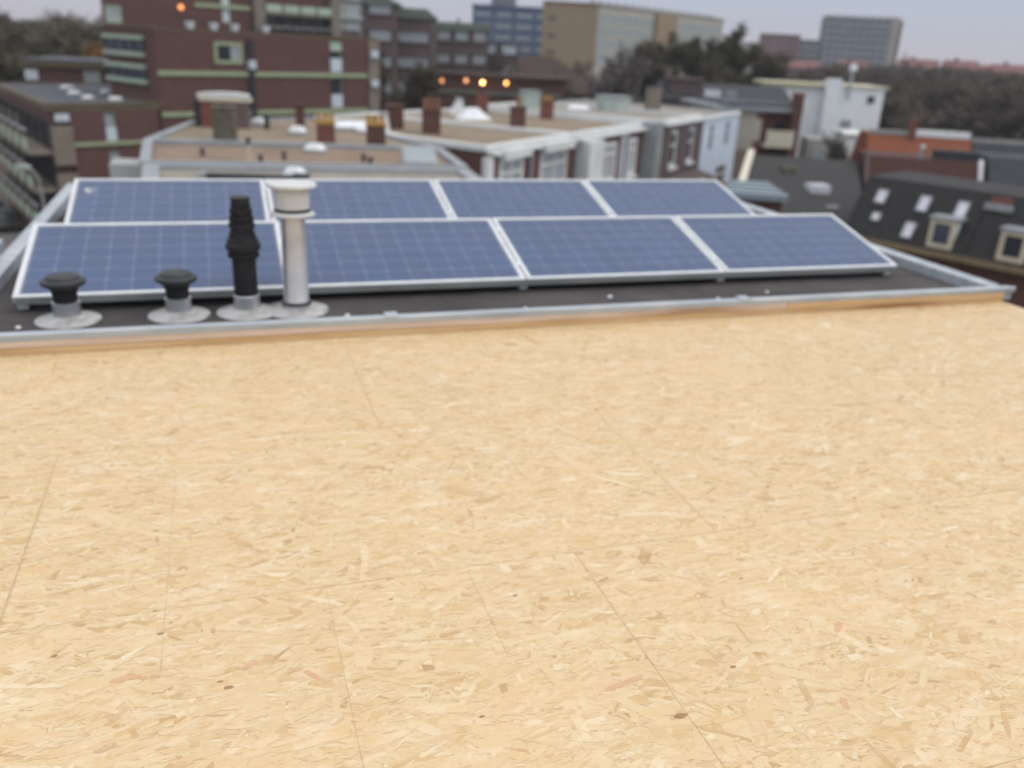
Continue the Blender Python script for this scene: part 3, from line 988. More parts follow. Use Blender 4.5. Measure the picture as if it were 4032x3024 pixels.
for i, (uu, vv, sz) in enumerate(((-33.5, 66.5, .4), (-30.5, 61.5, .35), (-29.5, 64.5, .3), (-27.9, 58.2, .3), (-26.3, 63.3, .3), (-25.8, 57.9, .35))):
    o = dome('roof_dome', '', uu, vv, -3.25, sz * 2.6, sz * .8, deg=e1, group='small dome lights on the grey wing roof')
    o['label'] = 'small dome light, %s on the grey roof of the low wing' % NTH[i]

fM = F(*M, e1)
W_main = 19.6
M2 = fM.uv(0, 7.15)
mpoly = [fM.uv(0, 0), fM.uv(W_main, 0), fM.uv(W_main, 16), (M2[0] - 3.2, M2[1] + 8.6), M2]
mb, mroof = flat_house('apartment_block', 'plum brick apartment block with pale green bands and set back upper storeys', 'building', mpoly, 1.72,
                       brick_block, roof_grey, olive_fascia, lip=.08, lipw=.2, over=.10)
holes = [(4.4, 6.7, -.55, .95), (14.6, 15.8, -1.0, 1.35), (14.6, 15.8, -3.75, -1.45), (14.6, 15.8, -6.5, -4.2), (14.6, 15.8, -9.2, -6.9)]
facade(mb, fM, 0, W_main - 1.15, GZ, 1.52, holes, brick_block)
window(mb, fM, 4.42, 6.68, -.53, .93, green_band, pane_dark, y=-.10, t=.22, mull=0, depth=.18)
MB(fM).box(5.75, 6.44, -.20, -.17, -.28, .70).build('curtain', pane_pale, mb)
for (z0, z1) in ((-1.0, 1.35), (-3.75, -1.45), (-6.5, -4.2), (-9.2, -6.9)):
    window(mb, fM, 14.62, 15.78, z0 + .02, z1 - .02, green_panel, pane_dark, t=.06)
    MB(fM).box(14.66, 15.74, -.26, -.13, z0 + .02, z0 + 1.05).build('panel', pane_milky, mb)
    if z1 > 0:
        MB(fM).box(14.66, 15.74, -.26, -.13, z1 - .75, z1 - .1).build('green_panel', green_panel, mb)
for z in (-1.38, -4.13, -6.88, -9.6):
    MB(fM).box(.02, 7.1, -.34, -.225, z, z + .30).build('green_band', green_band, mb)
    MB(fM).box(7.5, W_main - 1.3, -.34, -.225, z, z + .30).build('green_band', green_band, mb)
MB(fM).box(7.1, 7.5, -.5, -.05, GZ, 1.2).build('downpipe_shaft', slate_tile, mb)
MB(fM).box(7.05, 7.55, -.62, -.05, -.85, -.25).build('rainwater_box', pane_milky, mb)
MB(fM).box(W_main - 1.14, W_main - .02, -.40, -.02, GZ, 1.5).build('end_panel', concrete, mb)
for z in (-1.2, 1.1):
    MB(fM).box(W_main - 1.0, W_main - .3, -.62, -.41, z - .9, z - .35).build('white_box', pane_milky, mb)
fMl = F(*fM.uv(0, 7.15), e1 - 90)         # left side face, x towards the near corner
for (z0, z1) in ((-.25, 1.1), (-2.05, -.80)):
    MB(fMl).box(.05, 6.0, -.30, -.02, z0 - .02, z0 + .26).build('green_band', green_panel, mb)
    MB(fMl).box(.05, 6.0, -.30, -.02, z1 - .27, z1).build('green_band', green_panel, mb)
    for k in range(4):
        window(mb, fMl, .1 + k * 1.46, .1 + (k + 1) * 1.46 - .03, z0 + .27, z1 - .28, slate_tile, pane_blue, t=.04)

# set back upper storeys
M2 = fM.uv(0, 7.15)
fU = F(*M2, e1)
upoly = [fU.uv(0, 0), fU.uv(20.4, 0), fU.uv(20.4, 8.8), (M2[0] - 3.0, M2[1] + 8.2)]
ub = tthing('upper_storeys', 'set back top storeys of the plum brick block with green panels', 'building', *fU.uv(10, 4), 1.62)
MB(TOWN).prism(upoly, 1.63, 9.4).build('wall', brick_block, ub)
holes = [(.15, 1.4, 1.85, 3.1), (.15, 1.4, 4.6, 5.9), (9.55, 10.35, 2.3, 4.4)]
facade(ub, fU, 0, 12.2, 1.64, 9.4, holes, brick_block, depth=.2)
for h in holes[:2]:
    window(ub, fU, h[0], h[1], h[2], h[3], green_panel, pane_pale, t=.22)
window(ub, fU, 9.57, 10.33, 2.32, 4.38, green_panel, pane_milky, t=.06)
MB(fU).box(7.2, 12.1, -.30, -.205, 3.35, 3.62).build('green_band', green_band, ub)
MB(fU).box(12.25, 13.2, -.7, -.02, 1.64, 9.3).build('pier', concrete, ub)
for k in range(4):
    x0 = 13.4 + k * 1.72
    MB(fU).box(x0, x0 + 1.5, -.62, -.55, 3.35, 3.95).build('balcony_panel', green_panel, ub)
    window(ub, fU, x0 + .1, x0 + 1.4, 1.9, 3.1, slate_tile, pane_dark, t=.08)
MB(fU).box(13.2, 20.2, -.66, -.02, 3.12, 3.26).build('balcony_slab', concrete, ub)
MB(fU).box(13.2, 20.2, -.60, -.54, 2.15, 2.24).build('balcony_rail', concrete_grey, ub)
MB(fU).box(20.0, 20.9, -.7, 8, 1.64, 9.3).build('pier', concrete, ub)
fG = F(*fU.uv(20.9, 1.0), e1)
gb = tthing('stair_tower', 'glazed stair bay beside the plum brick upper storeys', 'building', *fU.uv(22.5, 5), GZ)
MB(fG).box(0, 3.6, 0, 8, GZ, 8.0).build('wall', mauve_brick, gb)
for z in (2.3, 3.6, 4.8, 6.2):
    window(gb, fG, .1, 1.7, z, z + .95, cyan_sheet, pane_pale, t=.1)
    window(gb, fG, 1.8, 3.5, z, z + .95, cyan_sheet, pane_pale, t=.1)
MB(fG).box(0.0, 3.6, -.35, -.02, 3.25, 3.55).build('canopy', cyan_sheet, gb)
# roof terrace clutter on the main block
for i, (xx, lab) in enumerate(((6.1, 'pale round planter on the brick block roof left of the others'), (8.1, 'pale round planter on the brick block roof in the middle'),
                               (9.95, 'pale planter with a shrub on the brick block roof'), (12.8, 'pale planter beside the concrete pier on the brick block roof'))):
    u_, v_ = fU.uv(xx, -1.2)
    t = tthing('planter', lab, 'planter', u_, v_, 1.7)
    MB(F(u_, v_)).lathe(0, 0, [(.22, 1.63), (.34, 1.95), (.38, 2.2), (.33, 2.22), (.3, 2.1)], 16).build('pot', dome_mat, t, smooth=True)
    m = MB(F(u_, v_))
    for k in range(26):
        a, b = random.uniform(0, 6.28), random.uniform(.1, .5)
        p = (math.cos(a) * .08, math.sin(a) * .08, 2.1)
        q = (math.cos(a) * b * .5, math.sin(a) * b * .5, 2.2 + random.uniform(.1, .55))
        m.tube(p, q, .02, .008, 4)
    m.build('stems', leaf_green if i == 2 else twig_dark, t)
u_, v_ = fU.uv(5.97, -.35)
t = tthing('wall_lamp', 'orange lit wall lamp on the upper brick storey', 'lamp', u_, v_, 2.9)
MB(F(u_, v_)).lathe(0, 0, [(.05, 3.02), (.17, 3.08), (.2, 3.2), (.17, 3.34), (.05, 3.4)], 16).build('globe', lamp_glow_faint, t, smooth=True)
MB(fU).tube((5.97, -.35, 3.4), (6.2, -.1, 4.4), .03, .03, 6).build('bracket', cap_plastic, t)

# second small brick block far left with a grey roof
fS = F(-43.5, 78.5, 14)
sb = tthing('small_brick_block', 'small plum brick block with grey roof in front of the left wood', 'building', -38, 84, GZ)
MB(fS).box(0, 13.2, 0, 10, GZ, -2.2).build('wall', brick_block, sb)
MB(fS).box(-.3, 13.5, -.3, 10.3, -2.2, -1.75).build('fascia', olive_fascia, sb)
MB(fS).box(-.1, 13.3, -.1, 10.1, -1.74, -1.55).build('roof', roof_grey, sb)
window(sb, fS, 5.1, 6.5, -5.0, -2.4, green_panel, pane_pale, t=.08, trans=-3.8)
MB(fS).box(5.2, 6.4, -.2, -.105, -4.95, -3.85).build('panel', pane_milky, sb)
MB(fS).box(.1, 1.2, -.25, -.01, -3.4, -2.5).build('white_box', pane_milky, sb)
MB(fS).box(10.6, 11.1, 1, 1.6, -1.6, -1.1).build('roof_box', pane_milky, sb)

# ================================================================== flat gravel roofs across the gardens
ZR = -2.6
nearA = [(-9.8, 24.4), (-1.6, 26.6), (1.0, 27.4), (-.55, 33.15), (-12.3, 30.7)]
hA, rA = flat_house('flat_roof_house', 'near flat roofed house with brown gravel and zinc edges', 'building', nearA, ZR, pale_wall, gravel_pink, zinc,
                    lip=.16, lipw=.3)
nearC = [(-6.9, 17.6), (.6, 19.4), (2.6, 21.3), (1.05, 27.1), (-1.55, 26.45), (-9.65, 24.3)]
hC, rC = flat_house('flat_roof_house', 'nearest flat roofed house with grey gravel just behind the solar panels', 'building', nearC, ZR - .02, pale_wall, gravel_grey, zinc,
                    lip=.12, lipw=.45)
row_deg = 63.3
fR = F(1.4, 34.3, row_deg)          # street front of the terrace: x away, y to the left into the houses
bL = [(-12.4, 30.95), (-.65, 33.4), (-3.1, 37.3), fR.uv(5.2, 14.2), (-13.6, 39.4)]
hB, rB = flat_house('flat_roof_house', 'flat roofed house with sandy gravel and a wide capped chimney', 'building', bL, ZR, pale_wall, gravel, zinc, lip=.13, lipw=.28)
h1 = [fR.uv(0, 0.02), fR.uv(9.5, .02), fR.uv(9.5, 14), fR.uv(5.25, 14), (-3.0, 37.35)]
hD, rD = flat_house('terraced_house', 'corner terraced house with white cornice, dark brick end wall and gravel roof', 'building', h1, ZR, brick_brown, gravel, white_paint,
                    lip=.16, lipw=.3, over=.12)
h2 = [fR.uv(9.55, .02), fR.uv(20.5, .02), fR.uv(20.5, 13), fR.uv(9.55, 14)]
hE, rE = flat_house('terraced_house', 'terraced house with tall white framed windows between brick piers', 'building', h2, ZR + .02, brick_brown, gravel, white_paint,
                    lip=.16, lipw=.3, over=.10)
h3 = [fR.uv(20.55, -1.4), fR.uv(29.0, -1.4), fR.uv(29.0, 12), fR.uv(20.55, 12)]
hF, rF = flat_house('terraced_house', 'projecting grey plum brick house with two tall windows', 'building', h3, ZR + .25, brick_plum, gravel_grey, white_paint, lip=.2, lipw=.3, over=.15)
h4 = [fR.uv(29.05, -1.45), fR.uv(39.5, -1.45), fR.uv(39.5, 12), fR.uv(29.05, 12)]
hG, rG = flat_house('terraced_house', 'pale blue white rendered house beside the grey plum brick house', 'building', h4, ZR + .22, blue_white, gravel_grey, zinc, lip=.1, lipw=.3, over=.1)

# corner house front
hs = [(.9, 3.3, -5.4, -3.15), (5.2, 8.4, -5.4, -3.15)]
facade(hD, fR, .35, 9.35, GZ, -2.95, hs + [(a, b, z0 - 3.3, z1 - 3.3) for a, b, z0, z1 in hs], brick_brown, depth=.2)
for (a, b, z0, z1) in hs:
    for dz in (0, -3.3):
        window(hD, fR, a, b, z0 + dz, z1 + dz, white_paint, pane_pale if dz == 0 else pane_dark, t=.22, mull=1, trans=z1 + dz - .7, y=-.03, depth=.2)
    MB(fR).box(a - .1, b + .1, -.62, -.21, z1 + .02, z1 + .42).build('cornice_board', white_paint, hD)
MB(fR).box(.1, 9.4, -.45, -.02, -2.92, -2.80).build('cornice', white_paint, hD)
for x in (4.0, 9.45):
    MB(fR).tube((x, -.3, GZ), (x, -.3, -2.95), .09, .09, 10).build('downpipe', zinc, hD)
MB(fR).box(-.3, .33, -.25, .02, GZ, -3.0).build('corner_board', white_paint, hD)
# second house
hs = [(13.0, 15.6, -5.6, -3.3), (17.6, 19.2, -5.6, -3.3)]
facade(hE, fR, 9.65, 20.4, GZ, -2.95, hs + [(a, b, z0 - 3.3, z1 - 3.3) for a, b, z0, z1 in hs], brick_brown, depth=.2)
for (a, b, z0, z1) in hs:
    for dz in (0, -3.3):
        window(hE, fR, a, b, z0 + dz, z1 + dz, white_paint, pane_pale, t=.26, mull=1, trans=z1 + dz - .7, y=-.03, depth=.2)
    MB(fR).box(a - .15, b + .15, -.40, -.205, z0 - .22, z0 - .02).build('sill', white_paint, hE)
MB(fR).box(9.9, 12.0, -.9, -.205, GZ, -2.95).build('white_bay', white_paint, hE)
MB(fR).box(16.1, 17.1, -.45, -.205, GZ, -2.97).build('white_pier', white_paint, hE)
MB(fR).box(9.6, 20.4, -.5, -.02, -2.91, -2.78).build('cornice', white_paint, hE)
MB(fR).tube((16.5, -.55, GZ), (16.5, -.55, -2.95), .09, .09, 10).build('downpipe', zinc, hE)
# projecting house: pale side wall towards us, brick front
fF = F(*fR.uv(20.55, -1.4), row_deg)
MB(fF).box(-.16, -.005, -.05, 13.0, GZ, -2.60).build('side_wall', pale_wall, hF)
MB(fF).box(-.34, -.17, .3, 1.3, GZ, -2.62).build('side_panel', zinc, hF)
hs = [(1.3, 2.7, -5.3, -2.95), (5.2, 6.6, -5.3, -2.95), (1.3, 2.7, -9.0, -6.7), (5.2, 6.6, -9.0, -6.7)]
facade(hF, fF, 0.02, 8.4, GZ, -2.62, hs, brick_plum, depth=.2)
for (a, b, z0, z1) in hs:
    window(hF, fF, a, b, z0, z1, white_paint, pane_dark, t=.2, mull=0, trans=(z0 + z1) / 2 + .2, y=-.03, depth=.12)
    MB(fF).box(a - .15, b + .15, -.36, -.205, z0 - .2, z0 - .01).build('sill', white_paint, hF)
MB(fF).box(-.05, 8.4, -.36, -.01, -2.62, -2.45).build('cornice', white_paint, hF)
MB(fF).prism([(1.0, -2.2), (7.9, -2.2), (7.9, -.205), (1.0, -.205)], [-6.6, -6.6, -6.1, -6.1], [-6.45, -6.45, -5.95, -5.95]).build('lean_to_roof', brick_plum, hF)
fH = F(*fR.uv(29.05, -1.45), row_deg)
hs = [(1.9, 3.0, -5.0, -2.95), (6.5, 7.6, -5.0, -2.95), (1.6, 3.0, -8.4, -6.6), (5.0, 8.2, -9.3, -6.3)]
facade(hG, fH, .02, 10.4, GZ, -2.62, hs, blue_white, depth=.2)
for (a, b, z0, z1) in hs:
    window(hG, fH, a, b, z0, z1, white_paint, pane_dark, t=.16, mull=1 if b - a > 2 else 0, trans=z1 - .75, y=-.03, depth=.12)
MB(fH).box(.0, 10.4, -.30, -.01, -2.61, -2.42).build('cornice', white_wall, hG)
MB(fH).box(4.2, 9.2, -1.3, -.205, -9.55, -9.4).build('balcony_slab', concrete_grey, hG)
for k in range(11):
    MB(fH).box(4.25 + k * .48, 4.29 + k * .48, -1.28, -1.24, -9.4, -8.5).build('baluster', white_paint, hG)
MB(fH).box(4.2, 9.2, -1.30, -1.22, -8.5, -8.42).build('handrail', white_paint, hG)

# chimneys (parts of the roofs they rise from)
chimney(hB, -9.61, 32.5, ZR, .87, 1.35, moss_stone, d=.8, deg=8)
chimney(hB, -5.56, 33.5, ZR, .77, .86, brick_red, pots=3, pot_m=ochre_pot, deg=10, cap_m=ochre_pot)
chimney(hB, -3.4, 33.6, ZR, .82, .90, brick_brown, pots=3, pot_m=ochre_pot, deg=10, cap_m=ochre_pot)
chimney(hB, -8.02, 38.9, ZR, .43, 1.15, brick_brown, deg=10)
fW = F(-11.6, 38.4, 6)
c = MB(fW).box(-1.0, -.1, -.4, .4, ZR - .2, ZR + 1.12).build('chimney', brick_red, hB)
MB(fW).box(.35, 1.15, -.4, .4, ZR - .2, ZR + 1.12).build('chimney', mauve_brick, hB)
MB(fW).box(-.1, .35, -.25, .25, ZR - .2, ZR + 1.0).build('flue_recess', slate_tile, hB)
MB(fW).box(-1.35, -1.0, -.3, .3, ZR - .2, ZR + 1.1).build('flue_pipe_box', slate_tile, hB)
MB(fW).box(-1.05, 1.30, -.45, .45, ZR + 1.12, ZR + 1.28).build('chimney_slab', cream_paint, hB)
m = MB(fW)
m.section_y([(-1.05, ZR + 1.29), (-1.18, ZR + 1.36), (-1.10, ZR + 1.46), (-.3, ZR + 1.52), (.5, ZR + 1.52), (1.15, ZR + 1.46), (1.22, ZR + 1.36), (1.1, ZR + 1.29)], -.42, .42)
m.build('chimney_hood', white_paint, hB)
chimney(hB, -3.83, 42.2, ZR, .86, 1.11, brick_brown, deg=12, d=.8)
chimney(hD, -1.71, 40.4, ZR, .89, 1.12, brick_brown, pots=3, pot_m=clay_pot, deg=12, pot_h=.5)
chimney(hE, 2.64, 45.0, ZR, .75, 1.17, brick_brown, pots=1, pot_m=clay_pot, deg=20, pot_h=.5)
chimney(hE, 4.43, 53.8, ZR, .74, 1.06, brick_red, pots=2, pot_m=ochre_pot, deg=20)
chimney(hE, .1, 55.6, ZR, .71, 1.3, brick_red, pots=1, pot_m=cap_plastic, deg=20)
chimney(hF, 13.0, 66.0, ZR + .2, 1.0, 1.6, concrete, deg=20)
u_, v_ = -10.0, 41.2
chimney(hB, -9.6, 38.6, ZR, .22, .6, cap_plastic)

dome('dome_light', 'white dome light at the far left of the sandy gravel roof', -10.3, 39.7, ZR - .1, .62, .42)
dome('dome_light', 'white dome light in front of the thin dark chimney', -7.58, 36.6, ZR - .1, .8, .40)
dome('dome_light', 'long low white roof light behind the ochre chimney pots', -5.6, 40.6, ZR - .1, 2.6, .42, deg=5)
dome('dome_light', 'flat white dome light right of the long low roof light', -4.9, 39.0, ZR - .1, .75, .3)
dome('dome_light', 'white dome light on the zinc edge of the brown gravel roof', -5.27, 30.2, ZR - .08, .85, .36)
dome('dome_light', 'bright white dome light on the nearest grey gravel roof', -4.4, 23.6, ZR - .1, .72, .34)
dome('dome_light', 'low white roof light on the far roof of the terrace', 7.0, 62.5, ZR - .1, 1.9, .5)
t = tthing('tent_roof_light', 'white pyramid roof light on the gravel of the corner house', 'skylight', -.2, 50.6, ZR - .1)
MB(F(-.2, 50.6, 20)).add([(-1.1, -.7, ZR - .11), (1.1, -.7, ZR - .11), (1.1, .7, ZR - .11), (-1.1, .7, ZR - .11), (-.25, 0, ZR + .62), (.3, 0, ZR + .62)],
                         [(3, 2, 1, 0), (0, 1, 5, 4), (1, 2, 5), (2, 3, 4, 5), (3, 0, 4)]).build('glazing', dome_mat, t)
MB(F(-.2, 50.6, 20)).box(-1.2, 1.2, -.8, .8, ZR - .115, ZR - .06).build('upstand', concrete_grey, t)
for (uu, vv, w_, h_, lab) in ((-4.4, 40.9, .95, .8, 'white triangular roof hatch behind the ochre chimney pots'), (-1.5, 54.3, .85, .95, 'white triangular roof hatch beside the small red chimney')):
    t = tthing('roof_hatch', lab, 'roof hatch', uu, vv, ZR - .1)
    MB(F(uu, vv, 15)).section_y([(-w_ / 2, ZR - .11), (w_ / 2, ZR - .11), (w_ * .35, ZR + h_ * .9), (w_ * .1, ZR + h_ * .92)], -.5, .5).build('hatch_body', white_wall, t)
    MB(F(uu, vv, 15)).box(-w_ * .1, w_ * .42, -.55, .55, ZR + h_ * .92, ZR + h_ * .98).build('hatch_lid', zinc, t)
t = tthing('roof_cabin', 'pale green grey cabin on the far terrace roof', 'roof cabin', 3.3, 57.5, ZR - .1)
MB(F(3.3, 57.5, 20)).box(-.55, .55, -.6, .6, ZR - .11, ZR + 1.4).build('cabin_wall', cyan_sheet, t)
MB(F(3.3, 57.5, 20)).box(-.62, .62, -.68, .68, ZR + 1.4, ZR + 1.48).build('cabin_roof', zinc, t)
t = tthing('roof_cabin', 'wide pale green roof cabin against the bare trees', 'roof cabin', 9.6, 63.0, ZR - .1)
MB(F(9.6, 63.0, 20)).box(-1.1, 1.1, -.8, .8, ZR - .11, ZR + 1.1).build('cabin_wall', cyan_sheet, t)
MB(F(9.6, 63.0, 20)).box(-1.2, 1.2, -.9, .9, ZR + 1.1, ZR + 1.17).build('cabin_roof', zinc, t)
t = tthing('roof_pole', 'thin pale post standing on the brown gravel roof', 'post', -6.63, 26.0, ZR - .1)
MB(F(-6.63, 26.0)).tube((0, 0, ZR - .12), (0, 0, ZR + .62), .045, .04, 8).build('post', cream_paint, t)
MB(F(-6.63, 26.0)).lathe(0, 0, [(.05, ZR + .6), (.08, ZR + .64), (.08, ZR + .82), (.04, ZR + .86)], 10).build('post_cap', slate_tile, t)
for i, (uu, vv) in enumerate(((-8.9, 27.7), (-6.4, 26.6), (-5.9, 27.9), (-3.0, 28.4), (-2.6, 27.6))):
    t = tthing('vent_stub', 'small dark vent stub, %s on the brown gravel roof' % NTH[i], 'vent', uu, vv, ZR - .1, 'dark vent stubs on the brown gravel roof')
    MB(F(uu, vv)).lathe(0, 0, [(.12, ZR - .11), (.10, ZR - .05), (.07, ZR - .02), (.07, ZR + .12)], 12).build('pipe', cap_plastic, t)
    MB(F(uu, vv)).lathe(0, 0, [(.11, ZR + .12), (.12, ZR + .16), (.06, ZR + .20)], 12).build('cap', cap_plastic, t)
t = tthing('low_duct', 'long low dark duct on the nearest grey gravel roof', 'duct', -5.6, 22.9, ZR - .1)
MB(F(-5.6, 22.9, 9)).box(-1.4, 1.3, -.16, .16, ZR - .13, ZR + .04).build('duct_body', slate_tile, t)
MB(F(-5.6, 22.9, 9)).box(-1.6, -1.4, -.22, .22, ZR - .13, ZR + .08).build('duct_end', zinc, t)
MB(F(-5.6, 22.9, 9)).box(1.3, 1.8, -.2, .2, ZR - .13, ZR + .10).build('duct_cover', slate_tile, t)
t = tthing('roof_window', 'pale blue sloping roof window at the right end of the brown gravel roof', 'roof window', -.9, 28.2, ZR - .1)
MB(F(-.9, 28.2, 12)).prism([(-.6, -.5), (.7, -.5), (.7, .5), (-.6, .5)], ZR - .11, [ZR + .05, ZR + .05, ZR + .5, ZR + .5]).build('frame', zinc, t)
MB(F(-.9, 28.2, 12)).prism([(-.5, -.42), (.6, -.42), (.6, .42), (-.5, .42)], ZR, [ZR + .10, ZR + .10, ZR + .478, ZR + .478]).build('pane', pale_blue, t)
# garden walls and low sheds between the terrace and us
t = tthing('garden_shed', 'white flat roofed extension below the corner house windows', 'extension', 5.8, 33.2, GZ)
MB(F(3.0, 31.5, 40)).box(0, 7.5, -3, 1.6, GZ, -6.0).build('wall', white_wall, t)
MB(F(3.0, 31.5, 40)).box(-.2, 7.7, -3.2, 1.7, -6.0, -5.7).build('roof', white_paint, t)
t = tthing('garden_extension', 'low pale extension with a white railing below the terraced houses', 'extension', *fR.uv(14, -3.0), GZ)
MB(fR).box(9.0, 20.2, -4.4, -.95, GZ, -6.7).build('wall', beige_wall, t)
MB(fR).box(8.8, 20.4, -4.6, -.92, -6.7, -6.45).build('roof', gravel_grey, t)
for k in range(12):
    MB(fR).box(9 + k, 9.05 + k, -4.5, -4.45, -6.45, -5.6).build('rail_post', white_paint, t)
MB(fR).box(8.95, 20.1, -4.52, -4.43, -5.6, -5.53).build('handrail', white_paint, t)
t = tthing('stepped_wall', 'pale stepped garden wall at the left end of the gravel roofs', 'wall', -11.2, 27, GZ)
MB(TOWN).prism([(-12.9, 24.6), (-10.2, 24.9), (-11.2, 28.5), (-13.8, 28.2)], GZ, -4.7).build('low_step', pale_wall, t)
MB(TOWN).prism([(-12.0, 25.4), (-10.3, 25.6), (-11.3, 28.3), (-12.8, 28.1)], -4.71, -3.9).build('middle_step', concrete_grey, t)
MB(TOWN).prism([(-12.9, 28.6), (-11.5, 28.7), (-12.1, 30.4), (-13.4, 30.2)], GZ, -3.3).build('high_step', pale_wall, t)
MB(TOWN).prism([(-11.2, 21.2), (-9.0, 21.6), (-9.8, 24.1), (-11.8, 23.9)], GZ, -4.6).build('near_step', white_wall, t)

# ================================================================== beige side wall, brown balcony house, white house
fB = F(19.9, 70.6, 8)
bh = tthing('beige_house', 'beige rendered house with grey roof edge right of the pale blue house', 'building', 22, 74, GZ)
MB(fB).box(-.2, 2.7, 0, 9, -5.6, -2.4).build('wall', beige_wall, bh)
MB(fB).box(-.25, 2.72, -.05, 9, GZ, -5.61).build('lower_wall', tan_wall_low, bh)
MB(fB).box(-1.2, 6.2, -.35, 9.2, -2.38, -2.1).build('roof_edge', zinc, bh)
MB(fB).box(-.1, 2.6, .1, 9, -2.09, -1.8).build('roof', roof_grey, bh)
fK = F(21.9, 71.4, 8)
kh = tthing('balcony_house', 'red brown brick house with a cream balcony and tall dark chimney', 'building', 25, 75, GZ)
MB(fK).box(0.1, 4.6, 0.02, 8, GZ, -2.5).build('wall', brick_brown, kh)
MB(fK).box(0.1, 1.3, -.4, .0, -6.0, -2.55).build('bay', brick_red, kh)
window(kh, fK, .25, 1.1, -4.8, -3.1, cream_paint, pane_pale, y=-.41, t=.13, mull=1)
MB(fK).box(1.3, 3.7, -1.5, -.02, -5.25, -5.05).build('balcony_slab', cream_paint, kh)
MB(fK).box(1.3, 3.7, -1.5, -1.42, -5.05, -3.95).build('balcony_parapet', cream_paint, kh)
for k in range(5):
    MB(fK).box(1.42 + k * .46, 1.80 + k * .46, -1.53, -1.505, -4.8, -4.1).build('balcony_panel', ivory, kh)
MB(fK).box(1.25, 3.75, -1.56, -1.36, -3.95, -3.86).build('handrail', cream_paint, kh)
window(kh, fK, 1.6, 2.4, -7.4, -6.1, cream_paint, pane_pale, t=.12)
window(kh, fK, 2.55, 3.4, -7.4, -6.1, cream_paint, pane_pale, t=.12)
window(kh, fK, 2.2, 3.6, -5.4, -3.2, brick_red, pane_dark, t=.1)
MB(fK).box(.0, 4.8, -.5, 8.2, -2.49, -2.25).build('roof_edge', ivory, kh)
MB(fK).box(.1, 4.7, -.3, 8, -2.24, -1.9).build('roof', slate_tile, kh)
MB(fK).box(3.55, 4.25, -1.2, -.3, GZ, -.95).build('chimney', brick_brown, kh)
MB(fK).box(3.5, 4.3, -1.25, -.25, -.95, -.8).build('chimney_cap', clay_pot, kh)
# dark roofs behind
dr = tthing('dark_roof_house', 'house with a dark slate roof behind the beige house', 'building', 22, 86, GZ)
fD = F(16.5, 82, 6)
MB(fD).box(0, 12.5, 0, 8, GZ, -2.3).build('wall', brick_plum, dr)
MB(fD).section_x([(-.3, -2.3), (3.5, -.85), (8.3, -2.3)], -.2, 12.7).build('roof', slate_tile, dr)
MB(fD).box(.6, 3.6, .6, 2.2, -1.9, -.55).build('dormer', brick_plum, dr)
MB(fD).box(.4, 3.8, .4, 2.4, -.549, -.4).build('dormer_roof', mauve_brick, dr)
MB(fD).box(.4, 1.0, 2.5, 3.2, -1.2, .5).build('chimney', mauve_brick, dr)
MB(fD).box(3.8, 5.4, .3, 1.2, -2.0, -1.35).build('skylight', skylight_glass, dr)
MB(fD).box(6.0, 6.9, .2, 1.0, -2.0, -1.4).build('skylight', zinc, dr)
# white house
fw_ = F(30.4, 96.5, -6)
wh = tthing('white_house', 'tall white rendered house with steel flue and yellowish roof edge', 'building', 36, 98, GZ)
MB(fw_).box(0, 6.3, 0, 9, GZ, -1.0).build('wall', white_wall, wh)
MB(fw_).box(-1.0, 6.2, -.4, 9.2, -.99, -.62).build('roof_edge', mat('yellowish_board', (0.44, 0.41, 0.28), (0.50, 0.47, 0.33), scale=1), wh)
MB(fw_).box(6.32, 11.6, -1.6, 8, GZ, -.75).build('tower_wall', white_wall, wh)
MB(fw_).box(6.2, 12.0, -1.8, 8.2, -.74, -.55).build('tower_roof', cream_paint, wh)
MB(fw_).box(5.5, 6.9, -2.0, -.2, GZ, .05).build('chimney', white_wall, wh)
MB(fw_).tube((7.8, -1.9, -2.0), (7.8, -1.9, .9), .16, .16, 12).build('steel_flue', galv, wh)
MB(fw_).lathe(7.8, -1.9, [(.2, .85), (.42, 1.0), (.42, 1.3), (.3, 1.55), (.1, 1.6)], 14).build('flue_cowl', dome_mat, wh, smooth=True)
window(wh, fw_, 9.9, 10.7, -2.3, -1.5, zinc, pane_dark, y=-1.61, t=.08)
window(wh, fw_, 7.6, 8.6, -5.2, -4.2, mauve_brick, pane_pale, y=-1.61, t=.12)
wl = tthing('white_house', 'low white rendered house with one small dark window', 'building', 39.5, 88, GZ)
fl_ = F(35.0, 83.8, -6)
MB(fl_).box(0, 4.4, 0, 6, GZ, -5.0).build('wall', white_wall, wl)
MB(fl_).box(-.15, 4.55, -.2, 6.1, -4.99, -4.8).build('roof_edge', white_paint, wl)
window(wl, fl_, 1.2, 1.75, -6.3, -5.4, slate_tile, pane_dark, t=.08)
MB(fl_).box(-3.4, -.3, 1, 5, GZ, -5.6).build('lean_to_wall', concrete_grey, wl)
window(wl, fl_, -2.6, -1.5, -7.6, -6.3, white_paint, pane_pale, y=.98, t=.1)

# ================================================================== mansard houses on the right
fN = F(23.18, 42.8, -46.57)


